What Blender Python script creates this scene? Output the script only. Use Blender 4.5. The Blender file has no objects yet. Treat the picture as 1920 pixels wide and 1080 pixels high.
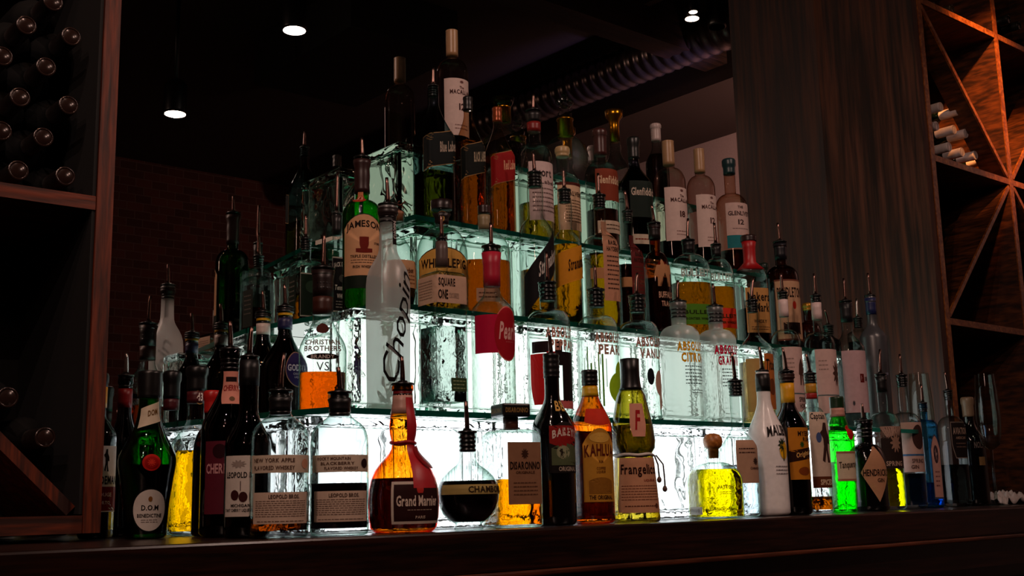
import bpy, bmesh, math, random
import numpy as np
from mathutils import Matrix, Vector
random.seed(7)
SC = bpy.context.scene
COL = SC.collection
# ------------------------------------------------------------------ camera
YAW, PITCH, ROLL, FPX = 0.705264385, 0.181458771, 0.023524665, 2171.117
CAM = np.array([0.0, -2.11, 0.045])
_fw = np.array([math.sin(YAW)*math.cos(PITCH), math.cos(YAW)*math.cos(PITCH), math.sin(PITCH)])
_rt = np.array([math.cos(YAW), -math.sin(YAW), 0.0]); _dn = np.cross(_fw, _rt)
RT = _rt*math.cos(ROLL)+_dn*math.sin(ROLL); DN = -_rt*math.sin(ROLL)+_dn*math.cos(ROLL)
cd = bpy.data.cameras.new('camera'); cam = bpy.data.objects.new('camera', cd); COL.objects.link(cam)
cam.matrix_world = Matrix(((RT[0], -DN[0], -_fw[0], CAM[0]), (RT[1], -DN[1], -_fw[1], CAM[1]), (RT[2], -DN[2], -_fw[2], CAM[2]), (0, 0, 0, 1)))
cd.sensor_width = 36; cd.lens = FPX/1920*36; cd.clip_start = 0.05; cd.clip_end = 60
SC.camera = cam
# ------------------------------------------------------------------ world, exposure, cycles
w = bpy.data.worlds.new('world'); SC.world = w; w.use_nodes = True
w.node_tree.nodes['Background'].inputs[0].default_value = (0.035, 0.02, 0.015, 1)
w.node_tree.nodes['Background'].inputs[1].default_value = 0.05
SC.view_settings.view_transform = 'Standard'; SC.view_settings.look = 'None'
SC.view_settings.exposure = 0.0; SC.view_settings.gamma = 1; SC.view_settings.use_curve_mapping = False
cy = SC.cycles
cy.max_bounces = 16; cy.diffuse_bounces = 2; cy.glossy_bounces = 5; cy.transmission_bounces = 14
cy.transparent_max_bounces = 40; cy.sample_clamp_indirect = 3.0; cy.blur_glossy = 0.5
cy.use_denoising = True; cy.use_adaptive_sampling = True; cy.adaptive_threshold = 0.02
cy.caustics_reflective = False; cy.caustics_refractive = True

def lamp(kind, name, loc, target, power, color, size=0.05, angle=60, blend=0.5):
    d = bpy.data.lights.new(name, kind); d.energy = power; d.color = color
    if kind == 'SPOT': d.spot_size = math.radians(angle); d.spot_blend = blend; d.shadow_soft_size = size
    elif kind == 'AREA': d.size = size
    else: d.shadow_soft_size = size
    o = bpy.data.objects.new(name, d); COL.objects.link(o); o.location = loc
    o.rotation_euler = (Vector(target)-Vector(loc)).to_track_quat('-Z', 'Y').to_euler()
    return o
# lamps; only the ceiling and hanging spots get housings further down
WARM = (1.0, 0.68, 0.56)
lamp('SPOT', 'ceiling_spot_light', (2.228, -1.837, 1.944), (1.7, -0.35, 0.35), 34, WARM, 0.012, 90, 0.8)
lamp('SPOT', 'hanging_spot_light', (2.038, -2.54, 1.744), (1.5, -0.35, 0.4), 38, WARM, 0.012, 85, 0.8)
for k, (x_, y_, e_) in enumerate(((-0.9, -2.0, 36), (-0.2, -1.5, 22), (-1.6, -2.9, 42), (0.45, -1.2, 12))):   # row of ceiling spots left of the bar
    lamp('SPOT', 'bar_spot_light', (x_, y_, 2.1), (1.4, -0.4, 0.35), e_, WARM, 0.014, 95, 0.9)
lamp('SPOT', 'rack_spot_light', (3.05, -1.05, 2.2), (3.66, -0.33, 1.33), 250, (1.0, 0.36, 0.10), 0.04, 27, 0.9)
lamp('SPOT', 'pile_fill_light', (1.9, -2.3, 2.1), (3.42, -0.3, 1.16), 22, WARM, 0.014, 13, 0.9)  # unseen spot added to brighten the white wine capsules
lamp('SPOT', 'post_spot_light', (0.35, -1.0, 1.95), (0.68, -0.36, 0.85), 5, (1.0, 0.42, 0.18), 0.04, 34, 0.9)
lamp('SPOT', 'wall_fill_light', (4.25, -0.5, 1.5), (5.0, -2.0, 1.5), 60, (1.0, 0.62, 0.55), 0.1, 130, 1.0)  # unseen spot added to brighten the right wall
lamp('SPOT', 'violet_bar_light', (4.15, -0.45, 1.62), (4.07, -1.7, 2.18), 50, (0.42, 0.34, 1.0), 0.02, 24, 0.9)
lamp('POINT', 'room_fill_light', (-2.2, -3.2, 1.7), (0, 0, 0), 15, (1.0, 0.58, 0.42), 0.15)  # unseen point light added as warm fill for walls and labels

# ------------------------------------------------------------------ helpers
def ray(px, py):
    q = RT*((px-960)/FPX)+DN*((py-540)/FPX)+_fw
    return q
def at(px, py, Y):
    r = ray(px, py); return CAM+r*((Y-CAM[1])/r[1])
def depth(P): return float(np.dot(np.array(P)-CAM, _fw))

def srgb(h):
    if isinstance(h, tuple): return h if len(h) == 4 else (*h, 1)
    c = [int(h[i:i+2], 16)/255 for i in (0, 2, 4)]
    return tuple([x/12.92 if x <= 0.04045 else ((x+0.055)/1.055)**2.4 for x in c]+[1])
MATS = {}
def newmat(name):
    m = bpy.data.materials.new(name); m.use_nodes = True; nt = m.node_tree
    for n in list(nt.nodes): nt.nodes.remove(n)
    return m, nt, nt.nodes.new('ShaderNodeOutputMaterial')
def N(nt, t, **kw):
    n = nt.nodes.new(t)
    for k, v in kw.items():
        if k.startswith('i_'): n.inputs[k[2:].replace('_', ' ')].default_value = v
        else: setattr(n, k, v)
    return n
def flat(col, rough=0.5, metal=0.0, spec=0.5, noise=0.12):
    key = ('flat', col, rough, metal, spec)
    if key in MATS: return MATS[key]
    m, nt, out = newmat('paint_'+str(len(MATS)))
    b = N(nt, 'ShaderNodeBsdfPrincipled'); c = srgb(col)
    b.inputs['Roughness'].default_value = rough; b.inputs['Metallic'].default_value = metal
    b.inputs['Specular IOR Level'].default_value = spec
    nz = N(nt, 'ShaderNodeTexNoise'); nz.inputs['Scale'].default_value = 90
    tc = N(nt, 'ShaderNodeTexCoord'); nt.links.new(tc.outputs['Object'], nz.inputs['Vector'])
    mx = N(nt, 'ShaderNodeMix', data_type='RGBA'); mx.inputs[6].default_value = tuple(x*(1-noise) for x in c[:3])+(1,)
    mx.inputs[7].default_value = tuple(min(1, x*(1+noise)) for x in c[:3])+(1,)
    nt.links.new(nz.outputs['Fac'], mx.inputs[0]); nt.links.new(mx.outputs[2], b.inputs['Base Color'])
    nt.links.new(b.outputs[0], out.inputs[0]); MATS[key] = m; return m
def glass(col, rough=0.02, spec=1.0, bump=0.0, bscale=30, base=1.0):
    """a thin wall of glass: tint deepens with the length of the path through the wall"""
    key = ('glass', col, rough, spec, bump, bscale, base)
    if key in MATS: return MATS[key]
    m, nt, out = newmat('glass_'+str(len(MATS))); L = nt.links.new
    g = N(nt, 'ShaderNodeNewGeometry'); dp = N(nt, 'ShaderNodeVectorMath', operation='DOT_PRODUCT')
    L(g.outputs['Incoming'], dp.inputs[0]); L(g.outputs['Normal'], dp.inputs[1])
    ab = N(nt, 'ShaderNodeMath', operation='ABSOLUTE'); L(dp.outputs['Value'], ab.inputs[0])
    mxx = N(nt, 'ShaderNodeMath', operation='MAXIMUM'); mxx.inputs[1].default_value = 0.17; L(ab.outputs[0], mxx.inputs[0])
    dv = N(nt, 'ShaderNodeMath', operation='DIVIDE'); dv.inputs[0].default_value = 1.0; L(mxx.outputs[0], dv.inputs[1])
    ga = N(nt, 'ShaderNodeGamma'); ga.inputs[0].default_value = srgb(col); sb = N(nt, 'ShaderNodeMath', operation='SUBTRACT'); L(dv.outputs[0], sb.inputs[0]); sb.inputs[1].default_value = 1.0-base
    L(sb.outputs[0], ga.inputs[1])
    tr = N(nt, 'ShaderNodeBsdfTransparent'); L(ga.outputs[0], tr.inputs[0])
    gl = N(nt, 'ShaderNodeBsdfGlossy'); gl.inputs['Roughness'].default_value = rough
    gl.inputs[0].default_value = (spec, spec, spec, 1)
    om = N(nt, 'ShaderNodeMath', operation='SUBTRACT'); om.inputs[0].default_value = 1.0; L(ab.outputs[0], om.inputs[1])
    pw = N(nt, 'ShaderNodeMath', operation='POWER'); L(om.outputs[0], pw.inputs[0]); pw.inputs[1].default_value = 5.0
    fr = N(nt, 'ShaderNodeMath', operation='MULTIPLY_ADD'); L(pw.outputs[0], fr.inputs[0]); fr.inputs[1].default_value = 0.92; fr.inputs[2].default_value = 0.045
    if bump:
        nz = N(nt, 'ShaderNodeTexNoise'); nz.inputs['Scale'].default_value = bscale
        tc = N(nt, 'ShaderNodeTexCoord'); L(tc.outputs['Object'], nz.inputs['Vector'])
        bp = N(nt, 'ShaderNodeBump'); bp.inputs['Strength'].default_value = bump; bp.inputs['Distance'].default_value = 0.01
        L(nz.outputs['Fac'], bp.inputs['Height']); L(bp.outputs[0], gl.inputs['Normal']); L(bp.outputs[0], dp.inputs[1])
    mx = N(nt, 'ShaderNodeMixShader'); L(fr.outputs[0], mx.inputs[0]); L(tr.outputs[0], mx.inputs[1]); L(gl.outputs[0], mx.inputs[2])
    L(mx.outputs[0], out.inputs[0]); MATS[key] = m; return m
def solid_glass(col, ior=1.45, rough=0.0, bump=0.0, bscale=20, kind='noise', stretch=(1, 1, 1), absorb=None):
    key = ('solid', col, ior, rough, bump, bscale, kind, stretch)
    if key in MATS: return MATS[key]
    m, nt, out = newmat('solid_glass_'+str(len(MATS))); L = nt.links.new
    b = N(nt, 'ShaderNodeBsdfGlass'); b.inputs['Color'].default_value = srgb(col); b.inputs['Roughness'].default_value = rough
    b.inputs['IOR'].default_value = ior
    if bump:
        tc = N(nt, 'ShaderNodeTexCoord'); mp = N(nt, 'ShaderNodeMapping'); mp.inputs['Scale'].default_value = stretch
        L(tc.outputs['Object'], mp.inputs[0])
        bp = N(nt, 'ShaderNodeBump'); bp.inputs['Strength'].default_value = bump; bp.inputs['Distance'].default_value = 0.02
        if kind == 'noise':
            t = N(nt, 'ShaderNodeTexNoise'); t.inputs['Scale'].default_value = bscale; t.inputs['Detail'].default_value = 1.0
            t.inputs['Distortion'].default_value = 1.5; L(mp.outputs[0], t.inputs['Vector']); L(t.outputs['Fac'], bp.inputs['Height'])
        else:
            t = N(nt, 'ShaderNodeTexWave', bands_direction=kind); t.inputs['Scale'].default_value = bscale
            t.inputs['Distortion'].default_value = 0.3; L(mp.outputs[0], t.inputs['Vector']); L(t.outputs['Fac'], bp.inputs['Height'])
        L(bp.outputs[0], b.inputs['Normal'])
    L(b.outputs[0], out.inputs[0]); MATS[key] = m; return m
def liquid_mat(col): return solid_glass(tuple(c**0.8 for c in srgb(col)[:3]), 1.33, 0.0, 0.12, 40)
def frosted(col, t=0.7):
    key = ('frost', col, t)
    if key in MATS: return MATS[key]
    m, nt, out = newmat('frosted_'+str(len(MATS))); L = nt.links.new
    a = N(nt, 'ShaderNodeBsdfTranslucent'); a.inputs[0].default_value = srgb(col)
    d = N(nt, 'ShaderNodeBsdfDiffuse'); d.inputs[0].default_value = srgb(col)
    tr = N(nt, 'ShaderNodeBsdfTransparent'); tr.inputs[0].default_value = srgb(col)
    gl = N(nt, 'ShaderNodeBsdfGlossy'); gl.inputs['Roughness'].default_value = 0.35
    m1 = N(nt, 'ShaderNodeMixShader'); m1.inputs[0].default_value = 0.25; L(a.outputs[0], m1.inputs[1]); L(d.outputs[0], m1.inputs[2])
    m2 = N(nt, 'ShaderNodeMixShader'); m2.inputs[0].default_value = 1-t; L(m1.outputs[0], m2.inputs[1]); L(tr.outputs[0], m2.inputs[2])
    m3 = N(nt, 'ShaderNodeMixShader'); m3.inputs[0].default_value = 0.08; L(m2.outputs[0], m3.inputs[1]); L(gl.outputs[0], m3.inputs[2])
    L(m3.outputs[0], out.inputs[0]); MATS[key] = m; return m
def emit(col, s, stripes=None):
    key = ('emit', col, s, stripes)
    if key in MATS: return MATS[key]
    m, nt, out = newmat('glow_'+str(len(MATS))); L = nt.links.new
    e = N(nt, 'ShaderNodeEmission'); e.inputs[0].default_value = srgb(col); e.inputs[1].default_value = s
    if stripes:
        tc = N(nt, 'ShaderNodeTexCoord'); t = N(nt, 'ShaderNodeTexWave', bands_direction=stripes); t.inputs['Scale'].default_value = 28
        L(tc.outputs['Object'], t.inputs['Vector'])
        mr = N(nt, 'ShaderNodeMapRange'); mr.inputs[3].default_value = s*0.42; mr.inputs[4].default_value = s*1.1
        L(t.outputs['Fac'], mr.inputs[0]); L(mr.outputs[0], e.inputs[1])
    L(e.outputs[0], out.inputs[0]); MATS[key] = m; return m
def wood(c1, c2, scale=6, rough=0.45, stretch=(10, 10, 0.6), bump=0.15):
    key = ('wood', c1, c2, scale, stretch)
    if key in MATS: return MATS[key]
    m, nt, out = newmat('wood_'+str(len(MATS))); L = nt.links.new
    tc = N(nt, 'ShaderNodeTexCoord'); mp = N(nt, 'ShaderNodeMapping'); mp.inputs['Scale'].default_value = stretch
    L(tc.outputs['Object'], mp.inputs[0])
    a = N(nt, 'ShaderNodeTexNoise'); a.inputs['Scale'].default_value = scale; a.inputs['Detail'].default_value = 6; a.inputs['Distortion'].default_value = 1.2
    L(mp.outputs[0], a.inputs['Vector'])
    wv = N(nt, 'ShaderNodeTexNoise'); wv.inputs['Scale'].default_value = scale*4; wv.inputs['Detail'].default_value = 3
    L(mp.outputs[0], wv.inputs['Vector'])
    ad = N(nt, 'ShaderNodeMath', operation='MULTIPLY'); L(a.outputs['Fac'], ad.inputs[0]); L(wv.outputs['Fac'], ad.inputs[1])
    cr = N(nt, 'ShaderNodeValToRGB'); cr.color_ramp.elements[0].position = 0.16; cr.color_ramp.elements[1].position = 0.38
    cr.color_ramp.elements[0].color = srgb(c1); cr.color_ramp.elements[1].color = srgb(c2); L(ad.outputs[0], cr.inputs[0])
    b = N(nt, 'ShaderNodeBsdfPrincipled'); b.inputs['Roughness'].default_value = rough; L(cr.outputs[0], b.inputs['Base Color'])
    bp = N(nt, 'ShaderNodeBump'); bp.inputs['Strength'].default_value = bump; bp.inputs['Distance'].default_value = 0.005
    L(ad.outputs[0], bp.inputs['Height']); L(bp.outputs[0], b.inputs['Normal'])
    L(b.outputs[0], out.inputs[0]); MATS[key] = m; return m
def brick():
    m, nt, out = newmat('dark_brick'); L = nt.links.new
    tc = N(nt, 'ShaderNodeTexCoord'); mp = N(nt, 'ShaderNodeMapping'); mp.inputs['Rotation'].default_value = (math.pi/2, 0, 0)
    L(tc.outputs['Object'], mp.inputs[0]); t = N(nt, 'ShaderNodeTexBrick'); t.inputs['Scale'].default_value = 4.5
    t.inputs['Color1'].default_value = srgb('6a3324'); t.inputs['Color2'].default_value = srgb('4a2218'); t.inputs['Mortar'].default_value = srgb('6e5548')
    t.inputs['Mortar Size'].default_value = 0.012
    L(mp.outputs[0], t.inputs['Vector']); b = N(nt, 'ShaderNodeBsdfPrincipled'); b.inputs['Roughness'].default_value = 0.85
    L(t.outputs['Color'], b.inputs['Base Color']); L(b.outputs[0], out.inputs[0]); return m

def mesh_obj(name, verts, faces, mats, parent=None, smooth=True, fmat=None, loc=None, rotz=0.0):
    me = bpy.data.meshes.new(name); me.from_pydata([tuple(map(float, v)) for v in verts], [], faces)
    for m in (mats if isinstance(mats, list) else [mats]): me.materials.append(m)
    if fmat: me.polygons.foreach_set('material_index', fmat)
    if smooth: me.polygons.foreach_set('use_smooth', [True]*len(me.polygons))
    me.update()
    o = bpy.data.objects.new(name, me); COL.objects.link(o)
    if parent: o.parent = parent
    if loc is not None: o.location = loc
    o.rotation_euler[2] = rotz
    return o
def bm_obj(name, bm, mat, parent=None, smooth=False, loc=None):
    me = bpy.data.meshes.new(name); bmesh.ops.recalc_face_normals(bm, faces=bm.faces); bm.to_mesh(me); bm.free()
    for m in (mat if isinstance(mat, list) else [mat]): me.materials.append(m)
    if smooth: me.polygons.foreach_set('use_smooth', [True]*len(me.polygons))
    o = bpy.data.objects.new(name, me); COL.objects.link(o)
    if parent: o.parent = parent
    if loc is not None: o.location = loc
    return o
def bx(bm, lo, hi, bev=0.0, seg=2):
    t = bmesh.new(); bmesh.ops.create_cube(t, size=1)
    for v in t.verts:
        v.co = Vector([(lo[i]+hi[i])/2+v.co[i]*(hi[i]-lo[i]) for i in range(3)])
    if bev: bmesh.ops.bevel(t, geom=list(t.edges), offset=bev, segments=seg, profile=0.5, affect='EDGES')
    me = bpy.data.meshes.new('t'); t.to_mesh(me); t.free(); bm.from_mesh(me); bpy.data.meshes.remove(me)
def box(name, lo, hi, mat, parent=None, bev=0.0, seg=2, loc=None):
    bm = bmesh.new(); bx(bm, lo, hi, bev, seg); return bm_obj(name, bm, mat, parent, bev > 0 and seg > 2, loc)
def struct(o): o['kind'] = 'structure'; return o
def tag(o, label, cat, group=None):
    o['label'] = label; o['category'] = cat
    if group: o['group'] = group
    return o
def empty(name, loc, rotz=0.0):
    o = bpy.data.objects.new(name, None); COL.objects.link(o); o.location = loc; o.rotation_euler[2] = rotz
    o.empty_display_size = 0.02; return o
def tube(path, radii, seg=12, cap=True):
    P = [np.array(p, float) for p in path]; V = []; F = []
    n = len(P); up = np.array([0.31, 0.17, 0.93])
    for i in range(n):
        d = P[min(i+1, n-1)]-P[max(i-1, 0)]; d /= np.linalg.norm(d)+1e-9
        a = np.cross(d, up); 
        if np.linalg.norm(a) < 0.1: a = np.cross(d, np.array([1, 0, 0]))
        a /= np.linalg.norm(a); b = np.cross(d, a); r = radii[i] if hasattr(radii, '__len__') else radii
        for k in range(seg):
            t = 2*math.pi*k/seg; V.append(P[i]+(a*math.cos(t)+b*math.sin(t))*r)
    for i in range(n-1):
        for k in range(seg): k2 = (k+1) % seg; F.append((i*seg+k, i*seg+k2, (i+1)*seg+k2, (i+1)*seg+k))
    if cap: F.append(tuple(range(seg))[::-1]); F.append(tuple((n-1)*seg+k for k in range(seg)))
    return V, F
def merge(parts):
    V = []; F = []; M = []
    for v, f, m in parts:
        o = len(V); V += list(v); F += [tuple(i+o for i in q) for q in f]; M += [m]*len(f)
    return V, F, M

# ------------------------------------------------------------------ glyphs
CHARS = sorted(set("ABCDEFGHIJKLMNOPQRSTUVWXYZabcdefghijklmnopqrstuvwxyz0123456789.,'&-ÉÚ"))
GL = {}
def make_glyphs():
    tmp = []
    for bold in (0, 1, 2):
        for ch in CHARS:
            c = bpy.data.curves.new('g', 'FONT'); c.body = ch; c.size = 1; c.resolution_u = 2; c.offset = (0, 0.028, 0.05)[bold]
            o = bpy.data.objects.new('g', c); COL.objects.link(o); tmp.append((bold, ch, o, c))
    dg = bpy.context.evaluated_depsgraph_get(); dg.update()
    for bold, ch, o, c in tmp:
        me = o.evaluated_get(dg).to_mesh()
        v = np.array([x.co[:2] for x in me.vertices]); f = [tuple(p.vertices) for p in me.polygons]
        o.evaluated_get(dg).to_mesh_clear(); GL[(bold, ch)] = (v, f)
    for bold, ch, o, c in tmp: bpy.data.objects.remove(o); bpy.data.curves.remove(c)
make_glyphs()
def layout(s, bold=1, shear=0.0):
    """letters of a string in one flat layout normalised to the unit box -.5...5"""
    V = []; F = []; x = 0.0
    for ch in s:
        if ch == ' ' or (bold, ch) not in GL: x += 0.32; continue
        v, f = GL[(bold, ch)]; v = v.copy(); x0 = v[:, 0].min(); v[:, 0] += x-x0; o = len(V)
        V += v.tolist(); F += [tuple(i+o for i in q) for q in f]; x = v[:, 0].max()+0.075
    V = np.array(V)
    if shear: V[:, 0] += shear*V[:, 1]
    lo, hi = V.min(0), V.max(0); V = (V-(lo+hi)/2)/(hi-lo); return V, F

# ------------------------------------------------------------------ bottles
SEG = 40
ANG = np.array([2*math.pi*k/SEG for k in range(SEG)])
def shape_r(th, p, asp):
    a, b = 1.0, asp
    return 1.0/((np.abs(np.sin(th))/a)**p+(np.abs(np.cos(th))/b)**p)**(1.0/p)
def std(hs=0.62, hn=0.72, rn=0.36, sh='round', p=2, asp=1.0, lip=1.15, liph=0.035, base=0.9, rb=1.0, rt=None):
    """rings (z, r, p, asp) as fractions of height and half width"""
    rt = rt or rn
    R = [(0.0, base*rb*0.9, p, asp), (0.004, base*rb, p, asp), (0.022, rb, p, asp), (0.06, rb+(1-rb)*0.06, p, asp)]
    for k in range(1, 4): t = k/4; R.append((0.06+(hs-0.06)*t, rb+(1-rb)*t, p, asp))
    n = 9
    for k in range(n+1):
        t = k/n
        if sh == 'round':
            a = t*math.pi/2; z = hs+(hn-hs)*math.sin(a); r = rn+(1-rn)*math.cos(a)
        elif sh == 's':
            z = hs+(hn-hs)*t; r = 1-(1-rn)*(t*t*(3-2*t))
        elif sh == 'slope':
            z = hs+(hn-hs)*t; r = rn+(1-rn)*(1-t)**1.3
        elif sh == 'square':
            a = t*math.pi/2; z = hs+(hn-hs)*math.sin(a)**0.6; r = rn+(1-rn)*math.cos(a)**0.45
        q = min(1, max(0, (r-rn)/(1-rn))); R.append((z, r, 2+(p-2)*q, 1+(asp-1)*q))
    R.append((hn+0.02, rn*0.98, 2, 1)); R.append((0.985-liph, rt, 2, 1))
    if lip > 1: R += [(0.99-liph, rt*lip, 2, 1), (0.993, rt*lip, 2, 1)]
    R.append((1.0, rt*lip*0.9, 2, 1)); return R
def ringinterp(R, zf):
    z = [r[0] for r in R]
    return tuple(np.interp(zf, z, [r[i] for r in R]) for i in (1, 2, 3))
def build_rings(R, H, W, z0=None, z1=None, inset=0.0, capped=True):
    rs = R
    if z0 is not None:
        rs = [(z0,)+ringinterp(R, z0)]+[r for r in R if z0 < r[0] < z1]+[(z1,)+ringinterp(R, z1)]
    V = []; F = []
    for (z, r, p, a) in rs:
        rr = shape_r(ANG, p, a)*max(r*W-inset, 0.0008)
        for k in range(SEG): V.append((-rr[k]*math.sin(ANG[k]), -rr[k]*math.cos(ANG[k]), z*H))
    n = len(rs)
    for i in range(n-1):
        for k in range(SEG):
            k2 = (k+1) % SEG; F.append((i*SEG+k, (i+1)*SEG+k, (i+1)*SEG+k2, i*SEG+k2))
    F.append(tuple(range(SEG)))
    if capped: F.append(tuple((n-1)*SEG+k for k in range(SEG))[::-1])
    return V, F
class Wrap:
    """maps (arc length, height) onto the surface of a bottle"""
    def __init__(s, R, H, W):
        s.R, s.H, s.W = R, H, W; s.cache = {}
    def table(s, zf):
        k = round(zf, 2)
        if k not in s.cache:
            r, p, a = ringinterp(s.R, zf); th = np.linspace(-math.pi, math.pi, 361); rr = shape_r(th, p, a)*r*s.W
            x, y = -rr*np.sin(th), -rr*np.cos(th); L = np.concatenate([[0], np.cumsum(np.hypot(np.diff(x), np.diff(y)))])
            L = L-L[180]; s.cache[k] = (L, x, y, r)
        return s.cache[k]
    def pt(s, u, z, zc, off):
        """u to the reader's right"""
        L, x, y, rc = s.table(zc/s.H)
        px, py = np.interp(-u, L, x), np.interp(-u, L, y); d = 0.0015
        tx = np.interp(-u+d, L, x)-np.interp(-u-d, L, x); ty = np.interp(-u+d, L, y)-np.interp(-u-d, L, y)
        n = np.array([ty, -tx]); n /= np.linalg.norm(n)+1e-12
        if n[0]*px+n[1]*py < 0: n = -n
        r = ringinterp(s.R, min(max(z/s.H, 0.001), 0.999))[0]/rc
        return (px*r+n[0]*off, py*r+n[1]*off, z)
def outline(shape, n=12):
    sq = []
    for (a, b) in (((-.5, -.5), (.5, -.5)), ((.5, -.5), (.5, .5)), ((.5, .5), (-.5, .5)), ((-.5, .5), (-.5, -.5))):
        for k in range(n): t = k/n; sq.append((a[0]+(b[0]-a[0])*t, a[1]+(b[1]-a[1])*t))
    if shape == 'rect': return sq
    if shape == 'oval':
        return [(0.5*math.cos(2*math.pi*k/(4*n)), 0.5*math.sin(2*math.pi*k/(4*n))) for k in range(4*n)]
    if shape == 'arch': return [(u, v if v < 0.499 else 0.5-0.22*(2*u)**2) if v > 0.49 else (u, min(v, 0.28)) for u, v in sq]
    if shape == 'diamond': return [(u*(1-abs(v)*2)*1.0 if False else (u+v)/2*1.0, (v-u)/2) for u, v in [(2*a*0.5*1.0, 2*b*0.5) for a, b in sq]]
    if shape == 'slant': return [(u, v*0.72+0.14*2*u) for u, v in sq]
    if shape == 'sash': return [(u, v*0.42+0.29*2*u) for u, v in sq]
    if shape == 'swoosh': return [(u, v*0.5+0.25*math.sin((u)*math.pi)) for u, v in sq]
    if shape == 'shield': return [(u*(1-0.5*max(0, -v-0.1)**1.3*2), v) for u, v in sq]
    if shape == 'dip': return [(u, v-0.25*(1-(2*u)**2) if v < 0 else v) for u, v in sq]
    return sq
def patch(wr, uc, zc, w, h, shape, off, rings=6, n=10):
    o = outline(shape, n) if isinstance(shape, str) else shape
    V = [wr.pt(uc, zc, zc, off)]; F = []; m = len(o)
    for k in range(1, rings+1):
        for (a, b) in o: V.append(wr.pt(uc+a*w*k/rings, zc+b*h*k/rings, zc, off))
    for j in range(m): F.append((0, 1+j, 1+(j+1) % m))
    for k in range(rings-1):
        for j in range(m):
            a = 1+k*m; F.append((a+j, a+m+j, a+m+(j+1) % m, a+(j+1) % m))
    return V, F
PLANT = [(0.5*math.cos(t)*(0.55+0.45*math.cos(5*t)**2), 0.5*math.sin(t)*(0.55+0.45*math.cos(5*t)**2)) for t in [2*math.pi*k/60 for k in range(60)]]
BEAST = [(-.5, -.1), (-.4, .25), (-.1, .5), (.2, .3), (.5, .35), (.45, 0), (.3, -.05), (.3, -.5), (.15, -.5), (.1, -.15), (-.15, -.15), (-.2, -.5), (-.35, -.5), (-.35, -.15)]
FIG = [(-.15, .5), (.15, .5), (.18, .3), (.45, .15), (.5, -.05), (.22, .02), (.2, -.2), (.42, -.5), (.1, -.5), (0, -.2), (-.2, -.5), (-.42, -.45), (-.22, -.1), (-.25, .1), (-.5, .25), (-.3, .32)]
PRINT = lambda n, u, v, w, h, col: [('#bars', u, v, w, h, col, {'n': n})]
def lettering(wr, uc, zc, w, h, items, off, parent, name='lettering'):
    parts = []; mats = []; idx = {}
    for it in items:
        s, u, v, tw, th, col = it[:6]; op = it[6] if len(it) > 6 else {}
        if col not in idx: idx[col] = len(mats); mats.append(flat(col, 0.6, 0.0, 0.1))
        mi = idx[col]; cu, cz = uc+u*w, zc+v*h
        if s.startswith('#bars'):
            rnd = random.Random(len(s)+int(1e4*abs(u+v)))
            for k in range(op['n']):
                z = cz+th*h*(0.5-(k+0.5)/op['n']); x = -tw*w/2
                while x < tw*w/2-0.002:
                    L = min(rnd.uniform(0.0025, 0.007), tw*w/2-x); hh = th*h/op['n']*0.30
                    q = [(x, -hh/2), (x+L, -hh/2), (x+L, hh/2), (x, hh/2)]
                    parts.append(([wr.pt(cu+a, z+b, zc, off) for a, b in q], [(0, 1, 2, 3)], mi)); x += L+0.0012
            continue
        if s[0] == '#':
            sh = {'#plant': PLANT, '#beast': BEAST, '#fig': FIG}.get(s, s[1:])
            V, F = patch(wr, cu, cz, tw*w, th*h, sh, off, 3, 6); parts.append((V, F, mi)); continue
        V, F = layout(s, op.get('b', 1), op.get('sh', 0.0)); rot = math.radians(op.get('rot', 0)); arc = op.get('arc', 0)
        out = []
        sx, sy = tw*w, th*h
        if rot: sx, sy = op['len'], op['ht']
        for (a, b) in V:
            x, y = a*sx, b*sy+arc*h*(1-(2*a)**2)
            if rot: x, y = x*math.cos(rot)-y*math.sin(rot), x*math.sin(rot)+y*math.cos(rot)
            y += op.get('tilt', 0)*x
            out.append(wr.pt(cu+x, cz+y, zc, off))
        parts.append((out, F, mi))
    if not parts: return None
    V, F, M = merge(parts); return mesh_obj(name, V, F, mats, parent, False, M)

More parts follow.
